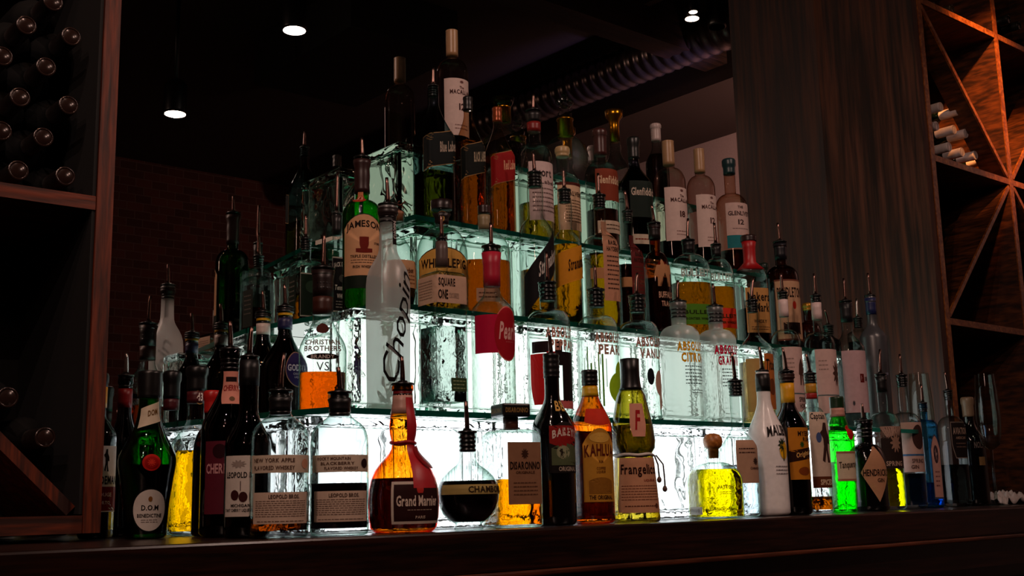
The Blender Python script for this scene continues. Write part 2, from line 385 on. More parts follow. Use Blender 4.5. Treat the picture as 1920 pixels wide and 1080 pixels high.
METAL = flat('8a6a62', 0.22, 1.0); STEEL = flat('b9b2ae', 0.25, 1.0); RUBBER = flat('0b0a0b', 0.28, 0.0, 0.6)
CAPRIB = {}
def sleeve(name, wr, z0, z1, mat, parent, grow=0.0006, ribs=0, top=False):
    """a closed band following the bottle between two heights"""
    n = max(3, ribs*4); R = []
    for k in range(n+1):
        z = z0+(z1-z0)*k/n; r, p, a = ringinterp(wr.R, min(z/wr.H, 0.999)); g = grow+(0.0009*(0.5+0.5*math.cos(2*math.pi*k/n*ribs)) if ribs else 0)
        R.append((z/wr.H, r+g/wr.W, p, a))
    if top: R.append((R[-1][0]+0.002, R[-1][1]*0.93, 2, 1))
    V, F = build_rings(R, wr.H, wr.W); return mesh_obj(name, V, F, mat, parent)
COUNT = {}
def bottle(name, label, x, y, w, Y, z, prof, g, liq=None, f=None, labels=(), neck=(), cap=None, sp=None, group=None, cat='bottle', rot=None, extra=None, spmat=None, botz=None):
    """x,y: where the top of the glass shows; w: width in the frame; Y: distance from the mirror; z: height of its shelf"""
    P = at(x, y, Y); H = P[2]-z; az = math.degrees(math.atan2(P[0]-CAM[0], P[1]-CAM[1]))
    th = 0.0 if f is None else az-f
    if rot is not None: th = rot
    D = depth((P[0], P[1], z+H*0.4)); half = w/2*D/FPX/math.sqrt(1+((x-960)/FPX)**2)
    body = max(prof, key=lambda r: r[1]*(1 if r[3] > 0.5 else 1)); rel = math.radians(az-th)
    rr = shape_r(np.linspace(0, 2*math.pi, 181), body[2], body[3]); tt = np.linspace(0, 2*math.pi, 181)
    ext = np.max(rr*np.sin(tt-rel)); W = half/ext/body[1]
    root = empty(name, (P[0], P[1], z), -math.radians(th)); tag(root, label, cat, group or 'bottles of the bar display')
    V, F = build_rings(prof, H, W, capped=cap is not None and False)
    mesh_obj('bottle_body', V, F, g, root)
    wr = Wrap(prof, H, W)
    if liq:
        V, F = build_rings(prof, H, W, 0.028 if len(liq) < 3 else liq[2], liq[1], 0.0022)
        mesh_obj('liquid', V, F, liquid_mat(liq[0]) if isinstance(liq[0], str) else liq[0], root)
    for lb in labels:
        # (name, u(deg-free, fraction of W), z0, z1, width(fraction of W), colour, shape, items)
        nm, u, z0, z1, lw, col, shp, items = lb[:8]
        op = lb[8] if len(lb) > 8 else {}
        zc, hh, uc, ww = (z0+z1)/2*H, (z1-z0)*H, u*W, lw*W; par = root
        if col:
            if op.get('border'):
                V, F = patch(wr, uc, zc, ww*op.get('bw', 1.06), hh*op.get('bh', 1.06), shp, 0.0005, 10)
                V2, F2 = patch(wr, uc, zc, ww, hh, shp, 0.0008, 10)
                VV, FF, MM = merge([(V, F, 0), (V2, F2, 1)]); par = mesh_obj(nm, VV, FF, [flat(op['border'], 0.5, 0, 0.15), flat(col, 0.6, 0, 0.12)], root, True, MM)
            else:
                V, F = patch(wr, uc, zc, ww, hh, shp, 0.0006, 10); par = mesh_obj(nm, V, F, flat(col, 0.6, 0, 0.12), root)
        if items: lettering(wr, uc, zc, ww, hh, items, 0.0011, par)
    for nk in neck:
        # (name, z0, z1, colour, ribs)
        sleeve(nk[0], wr, nk[1]*H, nk[2]*H, flat(nk[3], 0.4), root, 0.0008+0.0002*len(nk[0])/10, nk[4] if len(nk) > 4 else 0)
    if cap: cap(root, wr)
    if sp:
        T = at(sp[0], sp[1], Y); a = math.radians(th); dx, dy = T[0]-P[0], 0.0
        lx, ly = dx*math.cos(a)-dy*math.sin(a), dx*math.sin(a)+dy*math.cos(a); zt = T[2]-z
        rn = ringinterp(prof, 0.97)[0]*W; hN = rn*2.2
        R = [(H-hN*0.9, rn*0.80)]
        for k in range(4): R += [(H-hN*(0.85-k*0.2), rn*0.92), (H-hN*(0.78-k*0.2), rn*0.92), (H-hN*(0.75-k*0.2), rn*0.80), (H-hN*(0.68-k*0.2), rn*0.80)]
        R += [(H-0.0005, rn*0.85), (H, rn*1.06), (H+0.0025, rn*1.06), (H+0.0035, rn*0.9), (H+0.0038, rn*0.5), (H+0.007, rn*0.42)]
        Vv = []; Ff = []; S2 = 20
        for (zz, r) in R:
            for k in range(S2): t = 2*math.pi*k/S2; Vv.append((r*math.cos(t), r*math.sin(t), zz))
        for i in range(len(R)-1):
            for k in range(S2): Ff.append((i*S2+k, i*S2+(k+1) % S2, (i+1)*S2+(k+1) % S2, (i+1)*S2+k))
        Ff.append(tuple(range(S2))[::-1]); Ff.append(tuple((len(R)-1)*S2+k for k in range(S2)))
        po = mesh_obj('pourer', Vv, Ff, RUBBER, root)
        h0 = H+0.006; pts = [(0, 0, h0-0.004), (0, 0, h0+(zt-h0)*0.15), (lx*0.25, ly*0.25, h0+(zt-h0)*0.5), (lx*0.6, ly*0.6, h0+(zt-h0)*0.78), (lx, ly, zt)]
        V, F = tube(pts, [0.0042, 0.0040, 0.0036, 0.0033, 0.0030], 12); mesh_obj('pour_spout', V, F, spmat or METAL, po)
    if extra: extra(root, wr)
    return root
def capsule(frac, col, grow=0.0012, rough=0.35, metal=0.0, ribs=0, over=0.004, name='cap'):
    def fn(root, wr):
        R = []; z0 = wr.H*(1-frac); n = 8 if not ribs else ribs*4
        r0 = ringinterp(wr.R, 0.95)[0]*wr.W
        for k in range(n+1):
            zf = (1-frac)+frac*k/n; r = max(ringinterp(wr.R, min(zf, 0.97))[0]*wr.W, r0*0.98)+grow
            if ribs and k % 4 == 0: r += 0.0008
            R.append((zf, r/wr.W, 2, 1))
        R.append((1+over/wr.H, (r0+grow)/wr.W, 2, 1)); R.append((1+(over+0.001)/wr.H, (r0)*0.9/wr.W, 2, 1))
        V, F = build_rings(R, wr.H, wr.W); mesh_obj(name, V, F, flat(col, rough, metal), root)
    return fn
def lathe(name, pts, mat, parent, seg=24, sx=1.0):
    V = []; F = []
    for (z, r) in pts:
        for k in range(seg): t = 2*math.pi*k/seg; V.append((r*math.cos(t)*sx, r*math.sin(t), z))
    for i in range(len(pts)-1):
        for k in range(seg): F.append((i*seg+k, i*seg+(k+1) % seg, (i+1)*seg+(k+1) % seg, (i+1)*seg+k))
    F.append(tuple(range(seg))[::-1]); F.append(tuple((len(pts)-1)*seg+k for k in range(seg)))
    return mesh_obj(name, V, F, mat, parent)

# ------------------------------------------------------------------ the room
WALNUT = wood('1c0c06', '5a3018', 5, 0.5, (8, 8, 0.5)); WALNUTX = wood('1c0c06', '5a3018', 5, 0.5, (0.5, 8, 8))
COUNTER = wood('120704', '2c140c', 5, 0.28, (0.5, 8, 8), 0.03)
DARK = flat('0c0706', 0.7)
CEIL = flat('3a2a22', 0.9)
struct(box('floor', (-3, -5.3, -1.05), (5.2, 0.3, -1.0), wood('1a0d08', '3a2214', 3, 0.5, (1, 8, 1))))
struct(box('ceiling', (-3, -5.3, 2.35), (5.2, 0.3, 2.42), CEIL))
struct(box('wall_opposite', (-3, -5.35, -1), (5.2, -5.2, 2.35), brick()))
struct(box('wall_left', (-3.1, -5.3, -1), (-3.0, 0.3, 2.35), flat('2c1d18', 0.9)))
struct(box('wall_right', (5.0, -5.2, -1), (5.1, 0.3, 2.35), flat('b49a92', 0.9)))
struct(box('wall_mirror_side', (-3, 0.012, -1), (5.2, 0.2, 2.35), flat('1c120e', 0.9)))
struct(box('trim_1', (4.3, -5.2, 2.04), (5.0, 0.0, 2.35), flat('3a2820', 0.9)))       # soffit over the right wall
struct(box('trim_2', (2.3, -1.42, 2.12), (4.3, -1.28, 2.35), wood('140a06', '3a2216', 4, 0.6, (0.5, 8, 8))))  # ceiling beam
m, nt, out = newmat('mirror_silver'); g_ = N(nt, 'ShaderNodeBsdfGlossy'); g_.inputs[0].default_value = (0.80, 0.78, 0.76, 1); g_.inputs['Roughness'].default_value = 0.0
nt.links.new(g_.outputs[0], out.inputs[0])
tag(box('mirror', (0.36, 0.0, 0.0), (3.15, 0.01, 2.3), m), 'large dark wall mirror behind the lit bottle display', 'mirror')
for k in range(6):
    struct(box('trim_%d' % (k+3), (2.6+k*0.28, -1.28, 2.27), (2.64+k*0.28, 0.0, 2.35), wood('2a1a12', '6a4a38', 4, 0.6)))
# counter: slab with a moulded lower lip, cabinet under it
r = empty('back_bar_counter', (2, -0.33, -1)); tag(r, 'long dark wood back bar counter holding the front row of bottles', 'counter')
box('worktop', (-2.6, -0.34, 0.935), (2.9, 0.33, 1.0), COUNTER, r, 0.004)
box('lit_edge_moulding', (-2.6, -0.345, 0.925), (2.9, -0.325, 0.9345), wood('3a1c10', '6a3620', 5, 0.3, (0.5, 8, 8)), r, 0.003)  # lighter wood puts the light on the slab's lower lip into colour
box('apron', (-2.6, -0.31, 0.86), (2.9, -0.29, 0.93), COUNTER, r)
box('cabinet_body', (-2.6, -0.24, 0.0), (2.9, 0.33, 0.86), COUNTER, r)
for k in range(9):
    d = box('cabinet_door', (-2.5+k*0.6, -0.26, 0.08), (-1.93+k*0.6, -0.24, 0.82), COUNTER, r, 0.004)
    V, F = tube([(-2.0+k*0.6, -0.285, 0.62), (-2.0+k*0.6, -0.285, 0.74)], 0.006); mesh_obj('handle', V, F, STEEL, d)
# side panel between mirror and rack, right
PANEL = wood('1e0b04', '5c2e13', 2.2, 0.6, (9, 9, 0.45), 0.3)
tag(box('oak_side_panel', (3.15, -0.352, 0.0), (3.18, 0.0, 2.35), PANEL), 'tall oak grained side panel standing between mirror and right wine rack', 'panel')

def board(parent, name, p0, p1, t, y0, y1, mat):
    """a plank of thickness t from p0 to p1 in the plane of the rack, y0..y1 deep"""
    a, b = np.array(p0), np.array(p1); d = (b-a)/np.linalg.norm(b-a); n = np.array([-d[1], d[0]])*t/2
    q = [a-n, b-n, b+n, a+n]; V = [(x, y0, z) for x, z in q]+[(x, y1, z) for x, z in q]
    F = [(0, 1, 2, 3), (7, 6, 5, 4), (0, 4, 5, 1), (1, 5, 6, 2), (2, 6, 7, 3), (3, 7, 4, 0)]
    return mesh_obj(name, V, F, mat, parent, False)
OAK = wood('2a1307', '6a3816', 4, 0.5, (6, 1.2, 6))
r = empty('wine_rack', (3.18, -0.35, 0.0)); tag(r, 'oak lattice wine rack with diagonal boards right of the side panel', 'rack')
X0, XM, X2 = 0.014, 0.502, 0.998
for x in (X0, XM, X2): board(r, 'upright', (x, 0.012), (x, 2.3), 0.024, 0, 0.34, OAK)
for z in (0.03, 0.54, 1.045, 1.56, 2.07): 
    board(r, 'shelf_board', (0.02, z), (0.49, z), 0.02, 0.002, 0.338, OAK); board(r, 'shelf_board', (0.514, z), (0.986, z), 0.02, 0.002, 0.338, OAK)
board(r, 'diagonal_board', (0.025, 1.545), (0.487, 1.06), 0.014, 0.004, 0.07, OAK)
board(r, 'diagonal_board', (0.487, 1.03), (0.025, 0.555), 0.014, 0.004, 0.13, OAK)
board(r, 'diagonal_board', (0.517, 1.06), (0.98, 1.545), 0.014, 0.004, 0.12, OAK)
board(r, 'diagonal_board', (0.517, 1.03), (0.98, 0.555), 0.014, 0.004, 0.07, OAK)
LIT_EDGE = wood('70360f', 'b06a30', 5, 0.4, (5, 5, 5), 0.08)  # lighter wood strips put lamplight into the colour of the rack's front edges
for x in (X0+.0005, XM, X2): board(r, 'lit_edge_strip', (x, 0.014), (x, 2.298), 0.0235, -0.004, -0.0002, LIT_EDGE)
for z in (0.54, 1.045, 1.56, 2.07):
    board(r, 'lit_edge_strip', (0.0265, z), (0.4895, z), 0.0195, -0.004, -0.0002, LIT_EDGE); board(r, 'lit_edge_strip', (0.5145, z), (0.985, z), 0.0195, -0.004, -0.0002, LIT_EDGE)
for a_, b_ in (((0.028, 1.542), (0.485, 1.062)), ((0.485, 1.028), (0.028, 0.557)), ((0.519, 1.062), (0.978, 1.543)), ((0.519, 1.028), (0.978, 0.557))): board(r, 'lit_edge_strip', a_, b_, 0.0135, -0.003, 0.0035, LIT_EDGE)
box('back_panel', (0.004, 0.336, 0.012), (1.0, 0.348, 2.3), DARK, r)
def wine_bottle(loc, capcol, label, group, glasscol='0c1a0e', rim=None):
    """lying bottle, neck towards the room; loc is the tip of the neck"""
    e = empty('wine_bottle', loc); tag(e, label, 'wine bottle', group)
    Vb, Fb = [], []
    pts = [(0.30, 0.030), (0.299, 0.036), (0.10, 0.037), (0.085, 0.033), (0.07, 0.019), (0.06, 0.0145), (0.012, 0.014)]
    S = 20
    def lath(name, pts, mat, par):
        V = []; F = []
        for (y, q) in pts:
            for k in range(S): t = 2*math.pi*k/S; V.append((q*math.cos(t), y, q*math.sin(t)))
        for i in range(len(pts)-1):
            for k in range(S): F.append((i*S+k, i*S+(k+1) % S, (i+1)*S+(k+1) % S, (i+1)*S+k))
        F.append(tuple(range(S))); F.append(tuple((len(pts)-1)*S+k for k in range(S))[::-1]); return mesh_obj(name, V, F, mat, par)
    lath('bottle_body', pts, flat(glasscol, 0.15 if rim is None else 0.7, 0, 0.3), e)
    c = lath('capsule', [(0.062, 0.0152), (0.004, 0.0152), (0.0015, 0.0152), (0.0, 0.0135), (0.0006, 0.012), (0.0006, 0.005), (0.001, 0.003)], flat(capcol, 0.45), e)
    lath('capsule_rim', [(0.0, 0.0150), (-0.0008, 0.0145), (-0.0008, 0.0125), (0.0002, 0.012)], flat(rim or capcol, 0.2, 0.3), c)
    return e
def dup(root, loc, label):
    r_ = root.copy(); COL.objects.link(r_); r_.location = loc; r_['label'] = label
    for ch in root.children:
        c_ = ch.copy(); COL.objects.link(c_); c_.parent = r_
        for g_ in ch.children: d_ = g_.copy(); COL.objects.link(d_); d_.parent = c_
    return r_
names = ['bottom row, nearest the upright', 'bottom row, second from the upright', 'bottom row, third from the upright', 'bottom row, fourth from the upright',
         'middle row, right end', 'middle row, centre', 'middle row, left end', 'top row, right end', 'top row, centre', 'lower left, beside the oak panel', 'top row, beside the oak panel']
px = [(1848, 300), (1829, 291), (1804, 285), (1780, 275), (1811, 250), (1789, 243), (1756, 236), (1796, 208), (1764, 200), (1743, 265), (1737, 212)]
w0 = None
for (a, b), nm in zip(px, names):
    P = at(a, b, -0.30); lb = 'white capped wine bottle, '+nm+' of the pile'
    if w0 is None: w0 = wine_bottle(P, 'd8c8c4', lb, 'white capped wine bottles lying in the right rack')
    else: dup(w0, P, lb)
w1 = None
for (a, b), nm in zip([(1752, 4), (1785, 8), (1836, 30), (1891, 27), (1911, 39)], ['upper left corner cell', 'top cell, second', 'top cell, above the bright upright', 'right of the bright upright', 'far right edge']):
    P = at(a, b+8, -0.28); P[2] = max(P[2], 1.62); lb = 'dark capped wine bottle atop the right rack, '+nm
    if w1 is None: w1 = wine_bottle(P, '2a2a26', lb, 'dark capped wine bottles in the right rack')
    else: dup(w1, P, lb)
P = at(1765, 515, -0.30); dup(w1, P, 'dark capped wine bottle lying under the diagonal board, beside the oak panel')
# left rack
LW = wood('2a0e04', '742e10', 5, 0.5, (7, 7, 0.6)); LWX = wood('2a0e04', '742e10', 5, 0.5, (0.6, 7, 7))
r = empty('wine_rack', (0.30, -0.365, 0.0)); tag(r, 'dark wood wine rack with bottle ends at the left edge of the bar', 'rack')
board(r, 'upright', (0.355, 0.012), (0.355, 2.3), 0.026, 0, 0.33, LW); board(r, 'upright', (-0.16, 0.012), (-0.16, 2.3), 0.026, 0, 0.33, LW)
for z, t in ((0.025, 0.026), (0.515, 0.022), (1.03, 0.022)): board(r, 'shelf_board', (-0.146, z), (0.341, z), t, 0.002, 0.328, LWX)
board(r, 'diagonal_board', (-0.13, 0.49), (0.33, 0.045), 0.018, 0.02, 0.30, LW)
box('side_shade_sheet', (0.336, 0.004, 0.04), (0.341, 0.32, 2.28), flat('060404', 0.8), r)  # black sheet added as painted shade over the upright's inner face
box('back_panel', (-0.17, 0.322, 0.012), (0.365, 0.334, 2.3), DARK, r)
w2 = None
PL = [(50, 47), (134, 68), (5, 105), (87, 125), (38, 182), (129, 197), (82, 257), (3, 245), (35, 319), (123, 330), (100, 3), (15, 745), (85, 820)]
NL = ['top row, left', 'top row, right', 'second row, at the frame edge', 'second row, centre', 'third row, left', 'third row, right', 'fourth row, centre', 'fourth row, at the frame edge',
      'lowest row, left', 'lowest row, right', 'uppermost', 'below the shelf board, left', 'below the shelf board, on the diagonal board']
for (a, b), nm in zip(PL, NL):
    P = at(a, b, -0.345); lb = 'dark wine bottle end in the left rack, '+nm
    if w2 is None: w2 = wine_bottle(P, '120b09', lb, 'wine bottles in the left rack', '040404', '30201b')
    else: dup(w2, P, lb)
# ceiling fixtures behind the camera, seen in the mirror
def spot(loc, label, s, stem=0.3, tilt=0.0, rr=0.045):
    e = empty('ceiling_spotlight', loc); e.rotation_euler[1] = tilt; tag(e, label, 'spotlight', 'ceiling spotlights')
    lathe('housing', [(-0.0, rr*1.12), (0.012, rr*1.14), (0.13, rr*1.1), (0.15, rr*0.8), (0.155, 0.015)], flat('0a0808', 0.4), e)
    h = lathe('lens', [(-0.003, rr*0.97), (-0.0025, rr), (0.0, rr*1.0)], emit('ffe8dc', s), e)
    lathe('stem', [(0.155, 0.01), (0.155+stem, 0.01)], flat('0a0808', 0.4), e, 12)
    return e
spot((2.228, -1.837, 1.95), 'bright round ceiling spotlight, the higher one above the bottles', 14, 0.24)
spot((2.038, -2.54, 1.75), 'bright round spotlight hanging lower on its stem at left', 14, 0.44)
e = empty('track_spotlight', (3.66, -0.947, 2.08)); tag(e, 'twin headed track spotlight shining beside the ceiling beam', 'spotlight')
for dx, s_ in ((-0.03, 0.6), (0.02, 1.0)):
    h = lathe('lamp_head', [(0, 0.032*s_), (0.004, 0.034*s_), (0.07, 0.03*s_), (0.075, 0.01)], flat('0a0808', 0.4), e); h.location = (dx, -dx, 0)
    l = lathe('lens', [(-0.002, 0.028*s_), (-0.001, 0.03*s_), (0.0, 0.030*s_)], emit('ffdcc0', 12), h)
lathe('mount', [(0.0755, 0.014), (0.27, 0.014)], flat('0a0808', 0.4), e, 12)
e = spot((3.80, -0.93, 2.06), 'switched off black track spotlight right of the lit pair', 0.0, 0.13, 0.0, 0.035)
# corrugated duct
pts = []; rad = []
for k in range(300):
    t = k/299; pts.append((4.09-0.05*t, -0.95-3.6*t, 2.19)); rad.append(0.098+0.006*math.cos(k*math.pi/2.5))
V, F = tube(pts, rad, 28); tag(mesh_obj('ventilation_duct', V, F, flat('8a7c78', 0.28, 0.9)), 'ribbed metal ventilation duct running under the ceiling', 'duct')
tag(box('ventilation_box', (2.6, -2.9, 2.12), (3.2, -2.0, 2.35), flat('0c0908', 0.8), bev=0.005), 'dark square ventilation box on the ceiling above the bottles', 'vent')
# ------------------------------------------------------------------ display of glass blocks and shelves
BLK = solid_glass('fcfdfc', 1.35, 0.0, 0.35, 9); BLK3 = solid_glass('fafcfa', 1.3, 0.0, 0.35, 9); 
RIBV = solid_glass('fcfdfc', 1.25, 0.0, 0.15, 26, 'X'); RIBH = solid_glass('fcfdfc', 1.25, 0.0, 0.2, 26, 'Z')
def block(w_, d_, h_, kind):
    """hollow pressed glass block: thick frame, two dished faces"""
    e = empty('glass_block', (0, 0, 0)); m_ = {'w': BLK, 'v': RIBV, 'h': RIBH, 'p': BLK3}[kind]
    bm = bmesh.new(); t = 0.018
    bx(bm, (-w_/2, -d_/2, 0), (w_/2, d_/2, t), 0.006, 3); bx(bm, (-w_/2, -d_/2, h_-t), (w_/2, d_/2, h_), 0.006, 3)
    bx(bm, (-w_/2, -d_/2, t), (-w_/2+t, d_/2, h_-t), 0.004, 3); bx(bm, (w_/2-t, -d_/2, t), (w_/2, d_/2, h_-t), 0.004, 3)
    bm_obj('block_frame', bm, solid_glass('fbfcfb', 1.35, 0.0, 0.2, 30) if kind != 'p' else BLK3, e, True)
    for s_ in (-1, 1):
        y_ = s_*(d_/2-0.014); bm = bmesh.new(); bx(bm, (-w_/2+t, y_-0.006, t), (w_/2-t, y_+0.006, h_-t), 0.004, 3); bm_obj('block_face', bm, m_, e, True)
    return e
def clone(root, loc, rz):
    r_ = root.copy(); COL.objects.link(r_); r_.location = loc; r_.rotation_euler[2] = rz
    for ch in root.children: c_ = ch.copy(); COL.objects.link(c_); c_.parent = r_
    return r_
proto = {}
def put(kind, x, y, z, rz, label, group, w_=0.188, h_=0.186):
    key = (kind, w_, h_)
    if key not in proto:
        proto[key] = block(w_, 0.08, h_, kind); o = proto[key]; o.location = (x, y, z); o.rotation_euler[2] = rz
    else: o = clone(proto[key], (x, y, z), rz)
    tag(o, label, 'glass block', group); return o
ORD = ['first', 'second', 'third', 'fourth', 'fifth', 'sixth', 'seventh', 'eighth', 'ninth', 'tenth']
G1, G2, G3, G4 = ('glass blocks of the lowest tier', 'glass blocks of the second tier', 'glass blocks of the third tier', 'glass blocks of the top tier')
for k, kd in enumerate('wvvvwvvw'):
    put(kd, 1.050+k*0.1925, -0.44, 0.001, 0, ('wavy ' if kd == 'w' else 'vertically ribbed ')+'glowing white glass block on the counter, '+ORD[k]+' from the left', G1)
put('w', 0.985, -0.29, 0.001, math.pi/2+0.12, 'wavy glass block on the counter turned sideways at the left end, nearer the front', G1)
put('w', 0.965, -0.10, 0.001, math.pi/2+0.12, 'wavy glass block on the counter turned sideways at the left end, touching the mirror', G1)
for k, kd in enumerate('whhhhhhh'):
    put(kd, 1.182+k*0.197, -0.36, 0.201, 0, ('wavy ' if kd == 'w' else 'horizontally ribbed ')+'glowing glass block standing on the lowest glass shelf, '+ORD[k]+' from the left', G2)
put('w', 1.20, -0.21, 0.201, math.pi/2+0.12, 'wavy glass block on the lowest shelf turned sideways at the left flank', G2)
for k in range(5):
    put('p', 1.485+k*0.19, -0.25, 0.401, 0, 'pale green smooth glass block on the middle glass shelf, '+ORD[k]+' from the left', G3)
put('p', 1.335, -0.19, 0.401, math.pi/2+0.08, 'pale green glass block on the middle shelf turned sideways at the left', G3)
for k in range(4):
    put('p', 1.515+k*0.19, -0.125, 0.601, 0, 'pale green glass block on the upper glass shelf, '+ORD[k]+' from the left', G4)
put('p', 1.365, -0.115, 0.601, math.pi/2, 'pale green wavy glass block at the top left, fully exposed beside the green bottle', G4, 0.17, 0.186)
def shelf(pts, z, label):
    n = len(pts); t = 0.010; V = [(x, y, z-t) for x, y in pts]+[(x, y, z) for x, y in pts]
    F = [tuple(range(n))[::-1], tuple(range(n, 2*n))]+[(k, (k+1) % n, n+(k+1) % n, n+k) for k in range(n)]
    o = mesh_obj('glass_shelf', V, F, [glass('c4e4d8', 0.01), EDGE], None, False, [0, 0]+[1]*n); tag(o, label, 'glass shelf', 'glass shelves of the display'); return o
m, nt, out = newmat('glass_edge'); b_ = N(nt, 'ShaderNodeBsdfPrincipled'); b_.inputs['Base Color'].default_value = srgb('06483e'); b_.inputs['Roughness'].default_value = 0.15
t_ = N(nt, 'ShaderNodeBsdfTranslucent'); t_.inputs[0].default_value = srgb('0a7060'); mx = N(nt, 'ShaderNodeMixShader'); mx.inputs[0].default_value = 0.4
nt.links.new(b_.outputs[0], mx.inputs[1]); nt.links.new(t_.outputs[0], mx.inputs[2]); nt.links.new(mx.outputs[0], out.inputs[0]); EDGE = m
shelf([(0.88, -0.004), (0.937, -0.343), (0.985, -0.50), (2.73, -0.50), (2.76, -0.004)], 0.2, 'lowest green edged glass shelf carrying the frosted and clear vodka bottles')
shelf([(1.09, -0.004), (1.155, -0.413), (2.76, -0.413), (2.79, -0.004)], 0.4, 'second green edged glass shelf carrying the whiskey bottles')
shelf([(1.245, -0.004), (1.285, -0.312), (2.40, -0.312), (2.42, -0.004)], 0.6, 'third green edged glass shelf below the square whisky bottles')
shelf([(1.43, -0.004), (1.43, -0.168), (2.32, -0.168), (2.32, -0.004)], 0.8, 'topmost green edged glass shelf under the decanters')
def lightbox(x0, x1, y0, y1, z0, z1, m_, label, stm):
    e = empty('light_box', ((x0+x1)/2, (y0+y1)/2, z0)); tag(e, label, 'light box', 'light boxes inside the display'); a, b, h = (x1-x0)/2, (y1-y0)/2, z1-z0
    box('diffuser', (-a, -b, 0.004), (a, b, h), m_, e, 0.003); box('base_tray', (-a, -b, 0), (a, b, 0.0035), flat('d0d0cc', 0.5), e)
lightbox(1.06, 2.70, -0.392, -0.04, 0.003, 0.186, emit('f2f8ff', 4.0, 'X'), 'long white light box behind the lowest glass blocks', 0)
lightbox(1.26, 2.62, -0.315, -0.04, 0.203, 0.386, emit('eefaf5', 1.9), 'pale added light box behind the second tier of glass blocks', 0)  # added glow in place of light rising from the lowest box
lightbox(1.40, 2.34, -0.205, -0.04, 0.403, 0.586, emit('d4f2e4', 0.95), 'dim greenish added light box behind the third tier of glass blocks', 0)  # added glow, tinted like light filtered through the green shelves
lightbox(1.43, 2.26, -0.075, -0.01, 0.603, 0.786, emit('cfe6cc', 0.55), 'faint greenish added light box behind the top tier of glass blocks', 0)  # glow added to light the top blocks, tinted like light through glass
# crumpled cloth and stemware at the right end of the counter
P = at(1882, 912, -0.42); P[2] = 0.001
V = []; F = []; n = 22
for i in range(n):
    for j in range(n):
        u, v = i/(n-1)-0.5, j/(n-1)-0.5; q = math.hypot(u, v)
        V.append((u*0.17*(1+0.15*math.sin(9*v)), v*0.10*(1+0.2*math.sin(7*u)), max(0.002, 0.03*(1-2.1*q*q)+0.008*math.sin(23*u+9*v)+0.006*math.sin(31*v-12*u))))
for i in range(n-1):
    for j in range(n-1): F.append((i*n+j, (i+1)*n+j, (i+1)*n+j+1, i*n+j+1))
o = mesh_obj('bar_cloth', V, F, flat('d8ccc8', 0.9), None); o.location = P; sm = o.modifiers.new('thickness', 'SOLIDIFY'); sm.thickness = 0.002
tag(o, 'crumpled white bar cloth on the counter at the far right', 'cloth')
for (a, b, Y_, nm) in ((1722, 700, -0.365, 'behind the blue gin bottle, leftmost'), (1845, 702, -0.50, 'behind the dark bottle at the right end')):
    P = at(a, b, Y_); H = P[2]; e = empty('wine_glass', (P[0], P[1], 0)); tag(e, 'empty stemmed wine glass '+nm, 'wine glass', 'wine glasses at the right end')
    g_ = glass('e6ece8', 0.02)
    lathe('foot', [(0.001, 0.034), (0.003, 0.034), (0.008, 0.006)], g_, e); lathe('stem', [(0.008, 0.0045), (H*0.42, 0.004)], g_, e, 12)
    S = 28; V = []; F = []; pr = [(H*0.42, 0.006), (H*0.46, 0.024), (H*0.54, 0.030), (H*0.66, 0.033), (H*0.8, 0.031), (H, 0.026)]
    for (z_, q) in pr:
        for k in range(S): V.append((q*math.cos(2*math.pi*k/S), q*math.sin(2*math.pi*k/S), z_))
    for i in range(len(pr)-1):
        for k in range(S): F.append((i*S+k, i*S+(k+1) % S, (i+1)*S+(k+1) % S, (i+1)*S+k))
    mesh_obj('bowl', V, F, g_, e)
# ------------------------------------------------------------------ bottles
CLEAR = glass('e0e8e5', 0.015, 1.0, 0.1, 25, 0.1); CLEAR2 = glass('d8e0dd', 0.015, 1.0, 0.1, 25, 0.15); SMOKE = glass('c4d4d6', 0.015); AMBER = glass('5a2408', 0.02); DKAMB = glass('2a0e05', 0.02); DKBROWN = glass('1a0a06', 0.02)
GREEN = glass('58c838', 0.02); DKGREEN = glass('12260c', 0.02); EMER = glass('0f7a1a', 0.02); BLACKG = flat('070607', 0.08, 0, 0.7); BLUE = glass('9cd4ee', 0.02); OLIVE = glass('7a6a1c', 0.02)
FROST = frosted('fbfcfc', 0.50); FROST2 = frosted('f8fcfa', 0.36); WHITE = flat('efe9e6', 0.22, 0, 0.6); CRYST = glass('e0e4e3', 0.02, 1.0, 0.9, 45, 0.3); RIBG = glass('e0e8e4', 0.02, 1.0, 0.35, 50, 0.15)
CREAM = 'd8cbbb'; TAN = 'c9a27c'; PINKW = 'd8c4bc'; INK = '1c1614'; GOLD = 'c08c34'
ZC, Z1, Z2, Z3, Z4 = 0.0005, 0.2005, 0.4005, 0.6005, 0.8005
GC, GA, GB, GT, GU = 'bottles in the front row on the counter', 'bottles on the lowest glass shelf', 'bottles on the second glass shelf', 'bottles on the third glass shelf', 'bottles on the topmost glass shelf'
B = bottle
YC = -0.575
